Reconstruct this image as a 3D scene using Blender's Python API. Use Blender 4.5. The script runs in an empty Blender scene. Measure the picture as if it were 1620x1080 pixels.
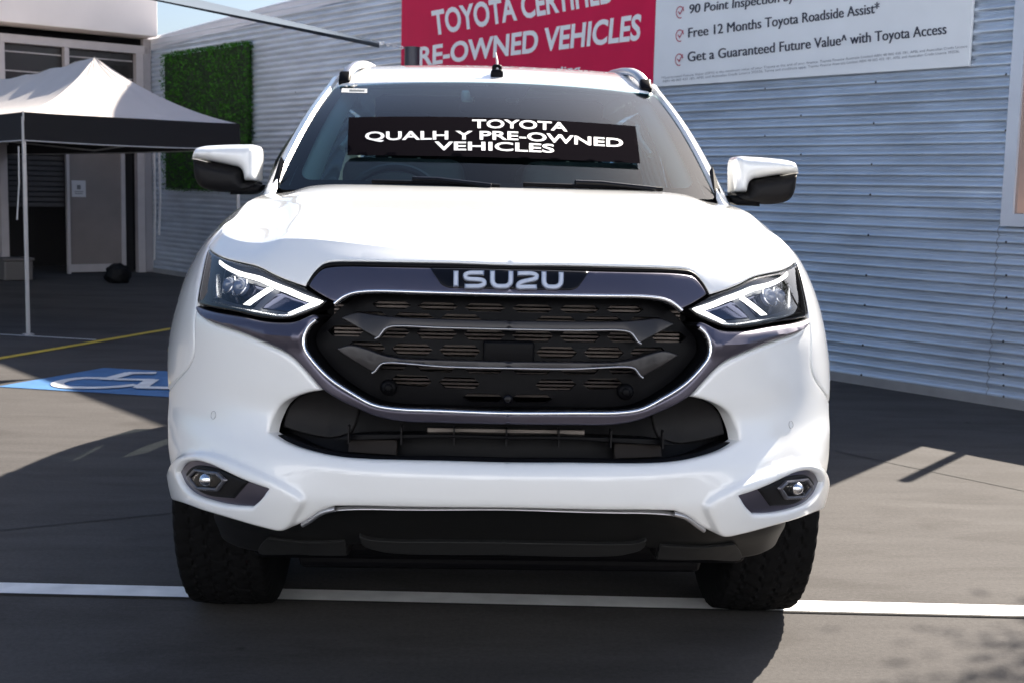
import bpy, bmesh, math, random
import numpy as np
from mathutils import Vector, Matrix
from mathutils.geometry import delaunay_2d_cdt

random.seed(7); np.random.seed(7)
SC = bpy.context.scene
COL = SC.collection

# ------------------------------------------------------------------ camera
FPX = 2000.0                                   # focal length in photo pixels (photo 1620 wide)
CAM = np.array([-.0909, -3.6571, 1.2297])
_y, _p, _r = np.radians([2.0, 6.8689, 1.3147])
_f = np.array([math.sin(_y)*math.cos(_p), math.cos(_y)*math.cos(_p), -math.sin(_p)])
_rt = np.array([math.cos(_y), -math.sin(_y), 0.0])
_up = np.cross(_rt, _f)
R2 = math.cos(_r)*_rt + math.sin(_r)*_up
U2 = -math.sin(_r)*_rt + math.cos(_r)*_up
RM = np.array([R2, -U2, _f])
cam = bpy.data.objects.new('camera', bpy.data.cameras.new('camera'))
COL.objects.link(cam)
m = Matrix.Identity(4)
for i in range(3):
    m[i][0], m[i][1], m[i][2], m[i][3] = R2[i], U2[i], -_f[i], CAM[i]
cam.matrix_world = m
cam.data.sensor_fit = 'HORIZONTAL'; cam.data.sensor_width = 36.0
cam.data.lens = 36.0*FPX/1620.0
cam.data.clip_start = .05; cam.data.clip_end = 3000
cam.data.dof.use_dof = True; cam.data.dof.focus_distance = 3.0; cam.data.dof.aperture_fstop = 9.0
SC.camera = cam

# ------------------------------------------------------------------ light
SX, SY = -.82, -1.03                            # shift of a shadow per metre of height
ELEV = math.atan(1/math.hypot(SX, SY))
SKY = .05; SUN = 5.0; EXPO = 1.76
w = bpy.data.worlds.new('World'); SC.world = w; w.use_nodes = True
nt = w.node_tree
bg = nt.nodes['Background']; bg.inputs[1].default_value = SKY
sk = nt.nodes.new('ShaderNodeTexSky'); sk.sky_type = 'NISHITA'; sk.sun_disc = False
sk.sun_elevation = ELEV; sk.sun_rotation = math.atan2(-SX, -SY)
sk.air_density = 1.0; sk.dust_density = 2.6; sk.ozone_density = 4.0
nt.links.new(sk.outputs[0], bg.inputs[0])
sun = bpy.data.objects.new('sun', bpy.data.lights.new('sun', 'SUN')); COL.objects.link(sun)
sun.data.energy = SUN; sun.data.angle = math.radians(.5); sun.data.color = (1, .905, .78)
sun.rotation_euler = Vector((SX, SY, -1)).to_track_quat('-Z', 'Y').to_euler()
SC.view_settings.view_transform = 'Standard'; SC.view_settings.look = 'None'
SC.view_settings.exposure = EXPO; SC.view_settings.gamma = 1
SC.view_settings.use_curve_mapping = False
try:
    SC.cycles.max_bounces = 10; SC.cycles.transparent_max_bounces = 16
    SC.cycles.sample_clamp_indirect = 6
except Exception: pass

# ------------------------------------------------------------------ pixel -> ray helpers (layout of the place)
def rays(px):
    px = np.atleast_2d(np.array(px, float))
    d = np.stack([(px[:, 0]-810)/FPX, (px[:, 1]-540)/FPX, np.ones(len(px))], 1)
    return d @ RM
def plane_pt(px, p0, n):
    d = rays(px); t = ((p0-CAM) @ n)/(d @ n)
    return CAM + d*t[:, None]
def ground(x, y, z=0.0):
    return plane_pt([(x, y)], np.array([0, 0, z]), np.array([0, 0, 1.]))[0]
def at_y(x, y, Y):
    return plane_pt([(x, y)], np.array([0, Y, 0]), np.array([0, 1., 0]))[0]
def project(P):
    q = (np.asarray(P)-CAM) @ RM.T
    return np.stack([810+FPX*q[..., 0]/q[..., 2], 540+FPX*q[..., 1]/q[..., 2]], -1)

# ------------------------------------------------------------------ materials
def inp(b, names, val):
    for n in names:
        if n in b.inputs:
            b.inputs[n].default_value = val; return
def mat(name, col, rough=.5, metal=0., coat=0., coat_rough=.03, spec=.5, var=0., vscale=8., bump=0., bscale=60., rvar=0., col2=None, detail=5., stretch=None):
    M = bpy.data.materials.new(name); M.use_nodes = True
    N = M.node_tree; b = N.nodes['Principled BSDF']
    c = (*col, 1)
    b.inputs['Base Color'].default_value = c
    b.inputs['Roughness'].default_value = rough; b.inputs['Metallic'].default_value = metal
    inp(b, ['Coat Weight'], coat); inp(b, ['Coat Roughness'], coat_rough); inp(b, ['Specular IOR Level'], spec)
    tc = N.nodes.new('ShaderNodeTexCoord'); src = tc.outputs['Object']
    if stretch:
        mp = N.nodes.new('ShaderNodeMapping'); mp.inputs['Scale'].default_value = stretch
        N.links.new(src, mp.inputs[0]); src = mp.outputs[0]
    if var or col2:
        n = N.nodes.new('ShaderNodeTexNoise'); n.inputs['Scale'].default_value = vscale; n.inputs['Detail'].default_value = detail
        N.links.new(src, n.inputs['Vector'])
        r = N.nodes.new('ShaderNodeValToRGB'); r.color_ramp.elements[0].position = .3; r.color_ramp.elements[1].position = .7
        a = col2 if col2 else tuple(x*(1-var) for x in col)
        r.color_ramp.elements[0].color = (*a, 1)
        r.color_ramp.elements[1].color = (*(tuple(min(1, x*(1+var)) for x in col)), 1)
        N.links.new(n.outputs[0], r.inputs[0]); N.links.new(r.outputs[0], b.inputs['Base Color'])
        if rvar:
            mr = N.nodes.new('ShaderNodeMapRange'); mr.inputs[3].default_value = rough-rvar; mr.inputs[4].default_value = rough+rvar
            N.links.new(n.outputs[0], mr.inputs[0]); N.links.new(mr.outputs[0], b.inputs['Roughness'])
    if bump:
        n2 = N.nodes.new('ShaderNodeTexNoise'); n2.inputs['Scale'].default_value = bscale; n2.inputs['Detail'].default_value = 4
        N.links.new(src, n2.inputs['Vector'])
        bp = N.nodes.new('ShaderNodeBump'); bp.inputs['Strength'].default_value = bump; bp.inputs['Distance'].default_value = .01
        N.links.new(n2.outputs[0], bp.inputs['Height']); N.links.new(bp.outputs[0], b.inputs['Normal'])
    return M
def emit(name, col, s):
    M = bpy.data.materials.new(name); M.use_nodes = True
    b = M.node_tree.nodes['Principled BSDF']
    b.inputs['Base Color'].default_value = (.8, .8, .8, 1)
    b.inputs['Emission Color'].default_value = (*col, 1); b.inputs['Emission Strength'].default_value = s
    return M
def glass(name, tint, ior=1.45, rough=0.0, refl=1.0):
    M = bpy.data.materials.new(name); M.use_nodes = True; N = M.node_tree
    N.nodes.remove(N.nodes['Principled BSDF']); out = N.nodes['Material Output']
    t = N.nodes.new('ShaderNodeBsdfTransparent'); t.inputs[0].default_value = (*tint, 1)
    g = N.nodes.new('ShaderNodeBsdfGlossy'); g.inputs['Roughness'].default_value = rough; g.inputs[0].default_value = (refl, refl, refl, 1)
    f = N.nodes.new('ShaderNodeFresnel'); f.inputs[0].default_value = ior
    x = N.nodes.new('ShaderNodeMixShader')
    N.links.new(f.outputs[0], x.inputs[0]); N.links.new(t.outputs[0], x.inputs[1]); N.links.new(g.outputs[0], x.inputs[2])
    N.links.new(x.outputs[0], out.inputs[0])
    return M

MW = mat('white_paint', (.86, .87, .87), .28, coat=1., coat_rough=.02)
MSAT = mat('satin_dark_metal', (.115, .108, .145), .33, metal=.75, coat=.25, coat_rough=.2)
MBLK = mat('black_plastic', (.004, .004, .005), .42, spec=.09)
MGLB = mat('gloss_black', (.004, .004, .006), .3, spec=.25)
MGRY = mat('grey_plastic', (.010, .0095, .0105), .5, spec=.16, bump=.05, bscale=300)
MCHR = mat('chrome', (.86, .87, .90), .24, metal=1.)
MSLV = mat('silver_rail', (.55, .55, .57), .35, metal=.9)
MCHD = mat('dark_chrome', (.07, .075, .11), .12, metal=1.)
MRUB = mat('tyre_rubber', (.0045, .0045, .005), .8, spec=.15, bump=.1, bscale=120, var=.3, vscale=20)
MRAD = mat('radiator_fins', (.17, .14, .125), .5, metal=.2)
MINT = mat('interior_dark', (.06, .063, .07), .7)
MINL = mat('interior_light', (.66, .70, .66), .8)
MSEAT = mat('seat_leather', (.075, .075, .08), .6)
MDRL = emit('daytime_lamp', (1, .98, .93), 1.0)
MGLS = glass('window_glass', (.64, .88, .88), 1.24)
MGLD = glass('tinted_glass', (.14, .17, .17), 1.5); MGLF = glass('door_glass', (.17, .21, .20), 1.4)
MLENS = glass('lamp_cover', (.93, .94, .95), 1.5)
MPROJ = mat('projector_lens', (.10, .13, .22), .03, metal=.0, coat=1., spec=1.)
MIND = mat('indicator_lens', (.75, .70, .62), .15, coat=.5)

# ------------------------------------------------------------------ object helpers
def link(o, parent=None):
    COL.objects.link(o)
    if parent is not None:
        o.parent = parent
        o.matrix_parent_inverse = Matrix.Translation(parent.location).inverted()
    return o
def obj(name, verts, faces, M, parent=None, smooth=False, angle=None):
    me = bpy.data.meshes.new(name)
    me.from_pydata([tuple(map(float, v)) for v in verts], [], [tuple(int(i) for i in f) for f in faces])
    me.materials.append(M)
    if smooth:
        me.polygons.foreach_set('use_smooth', [True]*len(me.polygons))
        if angle: me.set_sharp_from_angle(angle=math.radians(angle))
    me.update()
    return link(bpy.data.objects.new(name, me), parent)
def thing(name, label, cat, loc=(0, 0, 0), group=None):
    o = bpy.data.objects.new(name, None); COL.objects.link(o); o.location = tuple(map(float, loc)); o.empty_display_size = .2
    o['label'] = label; o['category'] = cat
    if group: o['group'] = group
    return o
def tag(o, label=None, cat=None, group=None, kind=None):
    if label: o['label'] = label
    if cat: o['category'] = cat
    if group: o['group'] = group
    if kind: o['kind'] = kind
    return o
class MB:
    """collects shapes into one mesh"""
    def __init__(s): s.v = []; s.f = []
    def add(s, v, f):
        n = len(s.v); s.v += [tuple(map(float, a)) for a in v]; s.f += [tuple(i+n for i in q) for q in f]; return s
    def box(s, c, size, ax=None, ay=None, az=None, bev=0.):
        c = np.array(c, float); h = np.array(size, float)/2
        ax = np.array(ax if ax is not None else (1, 0, 0), float); ay = np.array(ay if ay is not None else (0, 1, 0), float)
        az = np.array(az if az is not None else np.cross(ax, ay), float)
        if bev <= 0:
            P = [c+ax*h[0]*i+ay*h[1]*j+az*h[2]*k for k in (-1, 1) for j in (-1, 1) for i in (-1, 1)]
            return s.add(P, [(0, 2, 3, 1), (4, 5, 7, 6), (0, 1, 5, 4), (2, 6, 7, 3), (0, 4, 6, 2), (1, 3, 7, 5)])
        bm = bmesh.new(); bmesh.ops.create_cube(bm, size=1)
        for v in bm.verts: v.co = Vector((v.co.x*size[0], v.co.y*size[1], v.co.z*size[2]))
        bmesh.ops.bevel(bm, geom=bm.edges[:], offset=min(bev, min(size)*.45), segments=3, affect='EDGES', profile=.5)
        bm.verts.index_update()
        P = [c+ax*v.co.x+ay*v.co.y+az*v.co.z for v in bm.verts]; F = [[v.index for v in f.verts] for f in bm.faces]; bm.free()
        return s.add(P, F)
    def tube(s, pts, r, n=10, cap=True):
        pts = [np.array(p, float) for p in pts]; rs = r if hasattr(r, '__len__') else [r]*len(pts)
        V = []; F = []
        prev = None
        for i, p in enumerate(pts):
            a = pts[max(0, i-1)]; b = pts[min(len(pts)-1, i+1)]; t = (b-a)/np.linalg.norm(b-a)
            if prev is None:
                u = np.cross(t, (0, 0, 1.));
                if np.linalg.norm(u) < .05: u = np.cross(t, (1., 0, 0))
            else: u = prev - t*(prev @ t)
            u = u/np.linalg.norm(u); prev = u; q = np.cross(t, u)
            for k in range(n):
                an = 2*math.pi*k/n; V.append(p+rs[i]*(u*math.cos(an)+q*math.sin(an)))
        for i in range(len(pts)-1):
            for k in range(n):
                F.append((i*n+k, i*n+(k+1) % n, (i+1)*n+(k+1) % n, (i+1)*n+k))
        if cap:
            F.append(tuple(range(n-1, -1, -1))); F.append(tuple((len(pts)-1)*n+k for k in range(n)))
        return s.add(V, F)
    def ellip(s, c, r, nu=16, nv=10):
        V = []; F = []
        for j in range(nv+1):
            th = math.pi*j/nv
            for i in range(nu):
                ph = 2*math.pi*i/nu
                V.append((c[0]+r[0]*math.sin(th)*math.cos(ph), c[1]+r[1]*math.sin(th)*math.sin(ph), c[2]+r[2]*math.cos(th)))
        for j in range(nv):
            for i in range(nu):
                F.append((j*nu+i, j*nu+(i+1) % nu, (j+1)*nu+(i+1) % nu, (j+1)*nu+i))
        return s.add(V, F)
    def build(s, name, M, parent=None, smooth=False, angle=35):
        return obj(name, s.v, s.f, M, parent, smooth, angle if smooth else None)

def catmull(P, closed=False, step=.01):
    P = [np.array(p, float) for p in P]; n = len(P)
    if n < 3 and not closed: 
        L = np.linalg.norm(P[1]-P[0]); k = max(1, int(math.ceil(L/step)))
        return [P[0]+(P[1]-P[0])*i/k for i in range(k+1)]
    out = []
    segs = n if closed else n-1
    for i in range(segs):
        p1, p2 = P[i], P[(i+1) % n]
        p0 = P[i-1] if (closed or i > 0) else 2*p1-p2
        p3 = P[(i+2) % n] if (closed or i+2 < n) else 2*p2-p1
        L = np.linalg.norm(p2-p1)
        d01 = max(np.linalg.norm(p1-p0), 1e-9)**.5; d12 = max(L, 1e-9)**.5; d23 = max(np.linalg.norm(p3-p2), 1e-9)**.5
        m1 = (p1-p0)/d01-(p2-p0)/(d01+d12)+(p2-p1)/d12; m2 = (p2-p1)/d12-(p3-p1)/(d12+d23)+(p3-p2)/d23
        m1 *= d12; m2 *= d12
        k = max(1, int(math.ceil(L/step)))
        for j in range(k):
            t = j/k
            out.append((2*t**3-3*t*t+1)*p1+(t**3-2*t*t+t)*m1+(-2*t**3+3*t*t)*p2+(t**3-t*t)*m2)
    if not closed: out.append(P[-1])
    return out
def curve(P, corners, closed=True, step=.01):
    """catmull through P, sharp at flagged points"""
    n = len(P); ci = [i for i in range(n) if corners[i]]
    if not closed:
        ci = sorted(set([0]+ci+[n-1])); out = []
        for a, b in zip(ci[:-1], ci[1:]): out += catmull(P[a:b+1], False, step)[:-1]
        return out+[np.array(P[-1], float)]
    if not ci: return catmull(P, True, step)
    out = []
    for k, a in enumerate(ci):
        b = ci[(k+1) % len(ci)]
        if b <= a: b += n
        out += catmull([P[i % n] for i in range(a, b+1)], False, step)[:-1]
    return out

def spline(x, y):
    """natural cubic spline through columns of y; returns an evaluator"""
    x = np.array(x, float); y = np.array(y, float); n = len(x); h = np.diff(x)
    A = np.eye(n); rhs = np.zeros_like(y)
    for i in range(1, n-1):
        A[i, i-1] = h[i-1]; A[i, i] = 2*(h[i-1]+h[i]); A[i, i+1] = h[i]
        rhs[i] = 6*((y[i+1]-y[i])/h[i]-(y[i]-y[i-1])/h[i-1])
    Mm = np.linalg.solve(A, rhs)
    def ev(q):
        q = np.asarray(q, float); i = np.clip(np.searchsorted(x, q)-1, 0, n-2)
        a = (x[i+1]-q)/h[i]; b = (q-x[i])/h[i]
        if y.ndim > 1: a = a[..., None]; b = b[..., None]; hh = h[i][..., None]
        else: hh = h[i]
        return a*y[i]+b*y[i+1]+((a**3-a)*Mm[i]+(b**3-b)*Mm[i+1])*hh**2/6
    return ev
def pchip(x, y):
    x = np.array(x, float); y = np.array(y, float); h = np.diff(x); n = len(x)
    hs = h.reshape((-1,)+(1,)*(y.ndim-1)); dl = np.diff(y, axis=0)/hs
    d = np.zeros_like(y)
    a = dl[:-1]; b = dl[1:]; w1 = 2*hs[1:]+hs[:-1]; w2 = hs[1:]+2*hs[:-1]
    with np.errstate(divide='ignore', invalid='ignore'):
        g = (w1+w2)/(w1/a+w2/b)
    d[1:-1] = np.where(a*b > 0, g, 0); d[0] = dl[0]; d[-1] = dl[-1]
    def ev(q):
        q = np.asarray(q, float); i = np.clip(np.searchsorted(x, q)-1, 0, n-2)
        t = (q-x[i])/h[i]; H = h[i]
        sh = t.shape+(1,)*(y.ndim-1); t = t.reshape(sh); H = H.reshape(sh)
        return (2*t**3-3*t*t+1)*y[i]+(t**3-2*t*t+t)*H*d[i]+(-2*t**3+3*t*t)*y[i+1]+(t**3-t*t)*H*d[i+1]
    return ev

class Surf:
    """tabulated surface P(a,b); the right half of something symmetric about x=0 (or any patch)"""
    def __init__(s, P, a0, a1, b0, b1, mirror=True):
        s.P = P; s.na, s.nb = P.shape[:2]; s.a0, s.a1, s.b0, s.b1 = a0, a1, b0, b1; s.mirror = mirror
        du = np.gradient(P, axis=0); dv = np.gradient(P, axis=1)
        n = np.cross(du, dv); n /= np.maximum(np.linalg.norm(n, axis=2, keepdims=True), 1e-12); s.N = n
        s.pp = None
    def _bl(s, T, ab):
        ab = np.asarray(ab, float)
        fa = np.clip((ab[:, 0]-s.a0)/(s.a1-s.a0)*(s.na-1), 0, s.na-1.0001); fb = np.clip((ab[:, 1]-s.b0)/(s.b1-s.b0)*(s.nb-1), 0, s.nb-1.0001)
        i = fa.astype(int); j = fb.astype(int); u = (fa-i)[:, None]; v = (fb-j)[:, None]
        return T[i, j]*(1-u)*(1-v)+T[i+1, j]*u*(1-v)+T[i, j+1]*(1-u)*v+T[i+1, j+1]*u*v
    def pos(s, ab): return s._bl(s.P, ab)
    def hor(s, ab):
        n = s.nrm(ab)*[1, 1, .25]; return n/np.linalg.norm(n, axis=1, keepdims=True)
    def nrm(s, ab):
        n = s._bl(s.N, ab); return n/np.linalg.norm(n, axis=1, keepdims=True)
    def from_px(s, px, amax=None):
        px = np.atleast_2d(np.array(px, float)); mx = np.array([-1., 1, 1]) if s.mirror else np.ones(3)
        if s.pp is None: s.pp = project(s.P*mx)
        ia = s.na if amax is None else int((amax-s.a0)/(s.a1-s.a0)*(s.na-1))
        Q = s.pp[:ia:2, ::2]; sh = Q.shape; Qf = Q.reshape(-1, 2).copy(); out = np.zeros((len(px), 2))
        Pw = (s.P[:ia:2, ::2]*mx).reshape(-1, 3); Nw = (s.N[:ia:2, ::2]*mx).reshape(-1, 3)
        vd = CAM-Pw; Qf[(Nw*vd).sum(1) < .06*np.linalg.norm(vd, axis=1)] += 5000
        for k, p in enumerate(px):
            i = np.argmin(((Qf-p)**2).sum(1)); a, b = divmod(i, sh[1])
            out[k] = (s.a0+(s.a1-s.a0)*2*a/(s.na-1), s.b0+(s.b1-s.b0)*2*b/(s.nb-1))
        da = (s.a1-s.a0)/(s.na-1); db = (s.b1-s.b0)/(s.nb-1)
        for it in range(8):
            r = project(s.pos(out)*mx)-px
            ja = (project(s.pos(out+[da, 0])*mx)-px-r)/da; jb = (project(s.pos(out+[0, db])*mx)-px-r)/db
            det = ja[:, 0]*jb[:, 1]-ja[:, 1]*jb[:, 0]; det = np.where(abs(det) < 1e-3, 1e9, det)
            sa = (-r[:, 0]*jb[:, 1]+r[:, 1]*jb[:, 0])/det; sb = (-ja[:, 0]*r[:, 1]+ja[:, 1]*r[:, 0])/det
            out[:, 0] += np.clip(sa, -4*da, 4*da); out[:, 1] += np.clip(sb, -4*db, 4*db)
            out[:, 0] = np.clip(out[:, 0], s.a0, s.a1); out[:, 1] = np.clip(out[:, 1], s.b0, s.b1)
        return out

def inside(P, poly):
    x, y = P[:, 0], P[:, 1]; r = np.zeros(len(P), bool); n = len(poly)
    for i in range(n):
        x1, y1 = poly[i]; x2, y2 = poly[(i+1) % n]
        c = (y1 > y) != (y2 > y)
        if c.any():
            with np.errstate(divide='ignore', invalid='ignore'):
                xx = (x2-x1)*(y-y1)/(y2-y1)+x1
            r ^= c & (x < xx)
    return r
def seg_dist(P, A, B):
    d = np.full(len(P), 1e9)
    for a, b in zip(A, B):
        ab = b-a; L = ab @ ab
        t = np.clip(((P-a) @ ab)/max(L, 1e-12), 0, 1)
        d = np.minimum(d, np.sqrt((((a+t[:, None]*ab)-P)**2).sum(1)))
    return d
def triangulate(loops, h, r=0., center=False, free=None, ins=(.12, .35, .7, 1.05), more=None):
    """loops[0] outline, the rest holes (lists of 2d points). returns points, triangles, border edges, distance to border"""
    def dense(l):
        o = []
        for i in range(len(l)):
            a = np.array(l[i], float); b = np.array(l[(i+1) % len(l)], float); k = max(1, int(np.linalg.norm(b-a)/(h*1.4)))
            o += [a+(b-a)*j/k for j in range(k)]
        return np.array(o)
    loops = [dense(l) for l in loops]
    A = []; B = []; base = 0; E = []; pts = []
    for l in loops:
        n = len(l)
        for i in range(n):
            j = (i+1) % n
            E.append((base+i, base+j))
            if center and abs(l[i][0]) < 1e-6 and abs(l[j][0]) < 1e-6: continue
            if free is not None and free(l[i], l[j]): continue
            A.append(l[i]); B.append(l[j])
        pts.append(l); base += n
    A = np.array(A); B = np.array(B)
    allb = np.concatenate(pts)
    def ok(P):
        k = inside(P, loops[0])
        for l in loops[1:]: k &= ~inside(P, l)
        return k
    lo = loops[0].min(0); hi = loops[0].max(0)
    gx = np.arange(lo[0], hi[0]+h, h); gy = np.arange(lo[1], hi[1]+h, h*.87)
    g = np.array([(x+(h/2 if k % 2 else 0), y) for k, y in enumerate(gy) for x in gx])
    EA = np.array([allb[e[0]] for e in E]); EB = np.array([allb[e[1]] for e in E])
    g = g[ok(g)] if len(g) else g
    if len(g):
        d = seg_dist(g, EA, EB); g = g[d > max(h*.55, r*1.25)]
    extra = []
    if more is not None:
        q = np.array(more); q = q[ok(q)]; q = q[seg_dist(q, EA, EB) > max(.004, r*1.1)]
        if len(q):
            extra.append(q)
            if len(g): g = g[np.array([((q-p)**2).sum(1).min() for p in g]) > (h*.35)**2]
    if len(g): extra.append(g)
    if r > 0:
        for q in ins:
            off = q*r; c = []
            for l in loops:
                for i in range(len(l)):
                    t = l[(i+1) % len(l)]-l[i-1]; L = np.linalg.norm(t)
                    if L < 1e-9: continue
                    nn = np.array([-t[1], t[0]])/L
                    c += [l[i]+nn*off, l[i]-nn*off]
            c = np.array(c); c = c[ok(c)]
            if len(c):
                d = seg_dist(c, EA, EB); c = c[d > off*.93]
                extra.append(c)
    P = np.concatenate([allb]+extra)
    res = delaunay_2d_cdt([Vector(p) for p in P], E, [], 0, 1e-7)
    V = np.array([tuple(v) for v in res[0]]); T = [f for f in res[2] if len(f) == 3]
    cen = np.array([V[list(f)].mean(0) for f in T]); k = ok(cen); T = [f for f, q in zip(T, k) if q]
    d = seg_dist(V, A, B)
    cnt = {}
    for f in T:
        for i in range(3):
            e = (f[i], f[(i+1) % 3]); cnt[tuple(sorted(e))] = cnt.get(tuple(sorted(e)), 0)+1
    bd = []
    for f in T:
        for i in range(3):
            e = (f[i], f[(i+1) % 3])
            if cnt[tuple(sorted(e))] == 1:
                if center and abs(V[e[0]][0]) < 1e-6 and abs(V[e[1]][0]) < 1e-6: continue
                bd.append(e)
    return V, T, bd, d
def panel(name, surf, loops, M, parent, off=0., r=.006, thick=.02, h=.014, center=False, side='both', smooth=True, angle=40, dome=0., build=True, more=None, wall=None):
    """skin piece on a surface. center=True: half outline, mirrored into one mesh; otherwise one object per side"""
    V, T, bd, d = triangulate(loops, h, r, center, more=more)
    P = surf.pos(V); N = surf.hor(V) if surf.mirror else surf.nrm(V)
    dd = np.clip(d, 0, r) if r > 0 else d
    drop = (r-np.sqrt(np.maximum(r*r-(r-dd)**2, 0))) if r > 0 else np.zeros(len(V))
    o = off(V) if callable(off) else off
    o = o-drop
    if dome: o = o+dome*(1-np.exp(-d/.03))
    top = P+N*np.reshape(np.broadcast_to(o, len(V)), (-1, 1))
    if center: top[np.abs(V[:, 0]) < 1e-6, 0] = 0
    # winding: normal outwards
    f0 = T[len(T)//2]; nn = np.cross(top[f0[1]]-top[f0[0]], top[f0[2]]-top[f0[0]])
    if nn @ N[f0[0]] < 0: T = [(a, c, b) for a, b, c in T]; bd = [(b, a) for a, b in bd]
    verts = list(top); faces = [tuple(f) for f in T]; nT = len(T)
    if thick:
        mp = {}
        for e in bd:
            for i in e:
                if i not in mp:
                    mp[i] = len(verts); verts.append(top[i]-N[i]*thick)
        for a, b in bd: faces.append((b, a, mp[a], mp[b]))
    verts = np.array(verts)
    if not build: return verts, faces
    res = []
    L = verts*[-1, 1, 1]; LF = [tuple(reversed(f)) for f in faces]
    if center:
        bm = bmesh.new()
        for VV, FF in ((verts, faces), (L, LF)):
            vs = [bm.verts.new(tuple(p)) for p in VV]
            for fi, f in enumerate(FF):
                try: bm.faces.new([vs[i] for i in f]).material_index = 1 if wall and fi >= nT else 0
                except ValueError: pass
        bmesh.ops.remove_doubles(bm, verts=[v for v in bm.verts if abs(v.co.x) < 1e-5], dist=2e-5)
        me = bpy.data.meshes.new(name); bm.to_mesh(me); bm.free(); me.materials.append(M)
        if wall: me.materials.append(wall)
        me.polygons.foreach_set('use_smooth', [True]*len(me.polygons)); me.set_sharp_from_angle(angle=math.radians(angle))
        return [link(bpy.data.objects.new(name, me), parent)]
    if side in ('both', 'right'): res.append(obj(name, verts, faces, M, parent, smooth, angle))
    if side in ('both', 'left'): res.append(obj(name, L, LF, M, parent, smooth, angle))
    return res
def ribbon(name, surf, pts, M, parent, width=.01, off=0., height=.006, center=False, closed=False, build=True, taper=False):
    """rounded strip swept along a surface"""
    pts = np.array(pts, float)
    P = surf.pos(pts); N = surf.nrm(pts); P = P+N*off
    if center:                                   # half path ending at x=0, mirrored to one path
        P[-1][0] = 0
        P2 = (P*[-1, 1, 1])[::-1]; N2 = (N*[-1, 1, 1])[::-1]
        P = np.concatenate([P[:-1], P2]); N = np.concatenate([N[:-1], N2])
    n = len(P); V = []; F = []
    hw = width/2; cs = [(-1, -height)]+[(-math.cos(a), height*math.sin(a)) for a in np.linspace(0, math.pi, 9)]+[(1, -height)]; k = len(cs)
    for i in range(n):
        a = P[(i-1) % n] if closed else P[max(i-1, 0)]; b = P[(i+1) % n] if closed else P[min(i+1, n-1)]
        t = (b-a)/max(np.linalg.norm(b-a), 1e-9); s = np.cross(N[i], t); s /= np.linalg.norm(s)
        ww = hw
        if taper: ww = hw*min(1, .25+4*min(i, n-1-i)/n)
        for q, z in cs: V.append(P[i]+s*ww*q+N[i]*z)
    for i in range(n if closed else n-1):
        j = (i+1) % n
        for q in range(k-1): F.append((i*k+q, i*k+q+1, j*k+q+1, j*k+q))
    if not closed: F += [tuple(range(k)), tuple((n-1)*k+q for q in range(k-1, -1, -1))]
    V = np.array(V)
    if center or not surf.mirror: return [obj(name, V, F, M, parent, True, 50)]
    return [obj(name, V, F, M, parent, True, 50), obj(name, V*[-1, 1, 1], [tuple(reversed(f)) for f in F], M, parent, True, 50)]

def text_mesh(s, bold=0., spacing=1.0):
    cu = bpy.data.curves.new('lettering', 'FONT'); cu.body = s; cu.size = 1; cu.offset = bold; cu.space_character = spacing; cu.resolution_u = 4
    cu.fill_mode = 'FRONT'
    o = bpy.data.objects.new('lettering', cu); COL.objects.link(o)
    dg = bpy.context.evaluated_depsgraph_get(); me = bpy.data.meshes.new_from_object(o.evaluated_get(dg))
    V = np.array([tuple(v.co) for v in me.vertices]); F = [tuple(p.vertices) for p in me.polygons]
    bpy.data.objects.remove(o); bpy.data.curves.remove(cu); bpy.data.meshes.remove(me)
    V[:, 0] -= V[:, 0].min(); V[:, 0] /= V[:, 0].max()
    return V, F
def text_bend(s, base, cap, bold=0.):
    """glyph points along a bent base line [(x, y), ...] in photo pixels, cap height cap"""
    V, F = text_mesh(s, bold); Hh = text_mesh('H', bold)[0][:, 1]; y = (V[:, 1]-Hh.min())/(Hh.max()-Hh.min())
    b = np.array(base, float); x = b[0, 0]+V[:, 0]*(b[-1, 0]-b[0, 0]); f = pchip(b[:, 0], b[:, 1]) if len(b) > 2 else (lambda q: np.interp(q, b[:, 0], b[:, 1]))
    return np.column_stack([x, f(x)-y*cap]), F
def text_px(s, quad, bold=0., spacing=1.0, capref=None):
    """glyph points laid out in a photo quad BL, BR, TR, TL (cap height = quad height)"""
    V, F = text_mesh(s, bold, spacing)
    cap = capref or .729
    x = V[:, 0]; Hh = text_mesh('H', bold)[0][:, 1]; y = (V[:, 1]-Hh.min())/(Hh.max()-Hh.min())
    q = np.array(quad, float)
    P = ((1-x)*(1-y))[:, None]*q[0]+(x*(1-y))[:, None]*q[1]+(x*y)[:, None]*q[2]+((1-x)*y)[:, None]*q[3]
    return P, F

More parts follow.
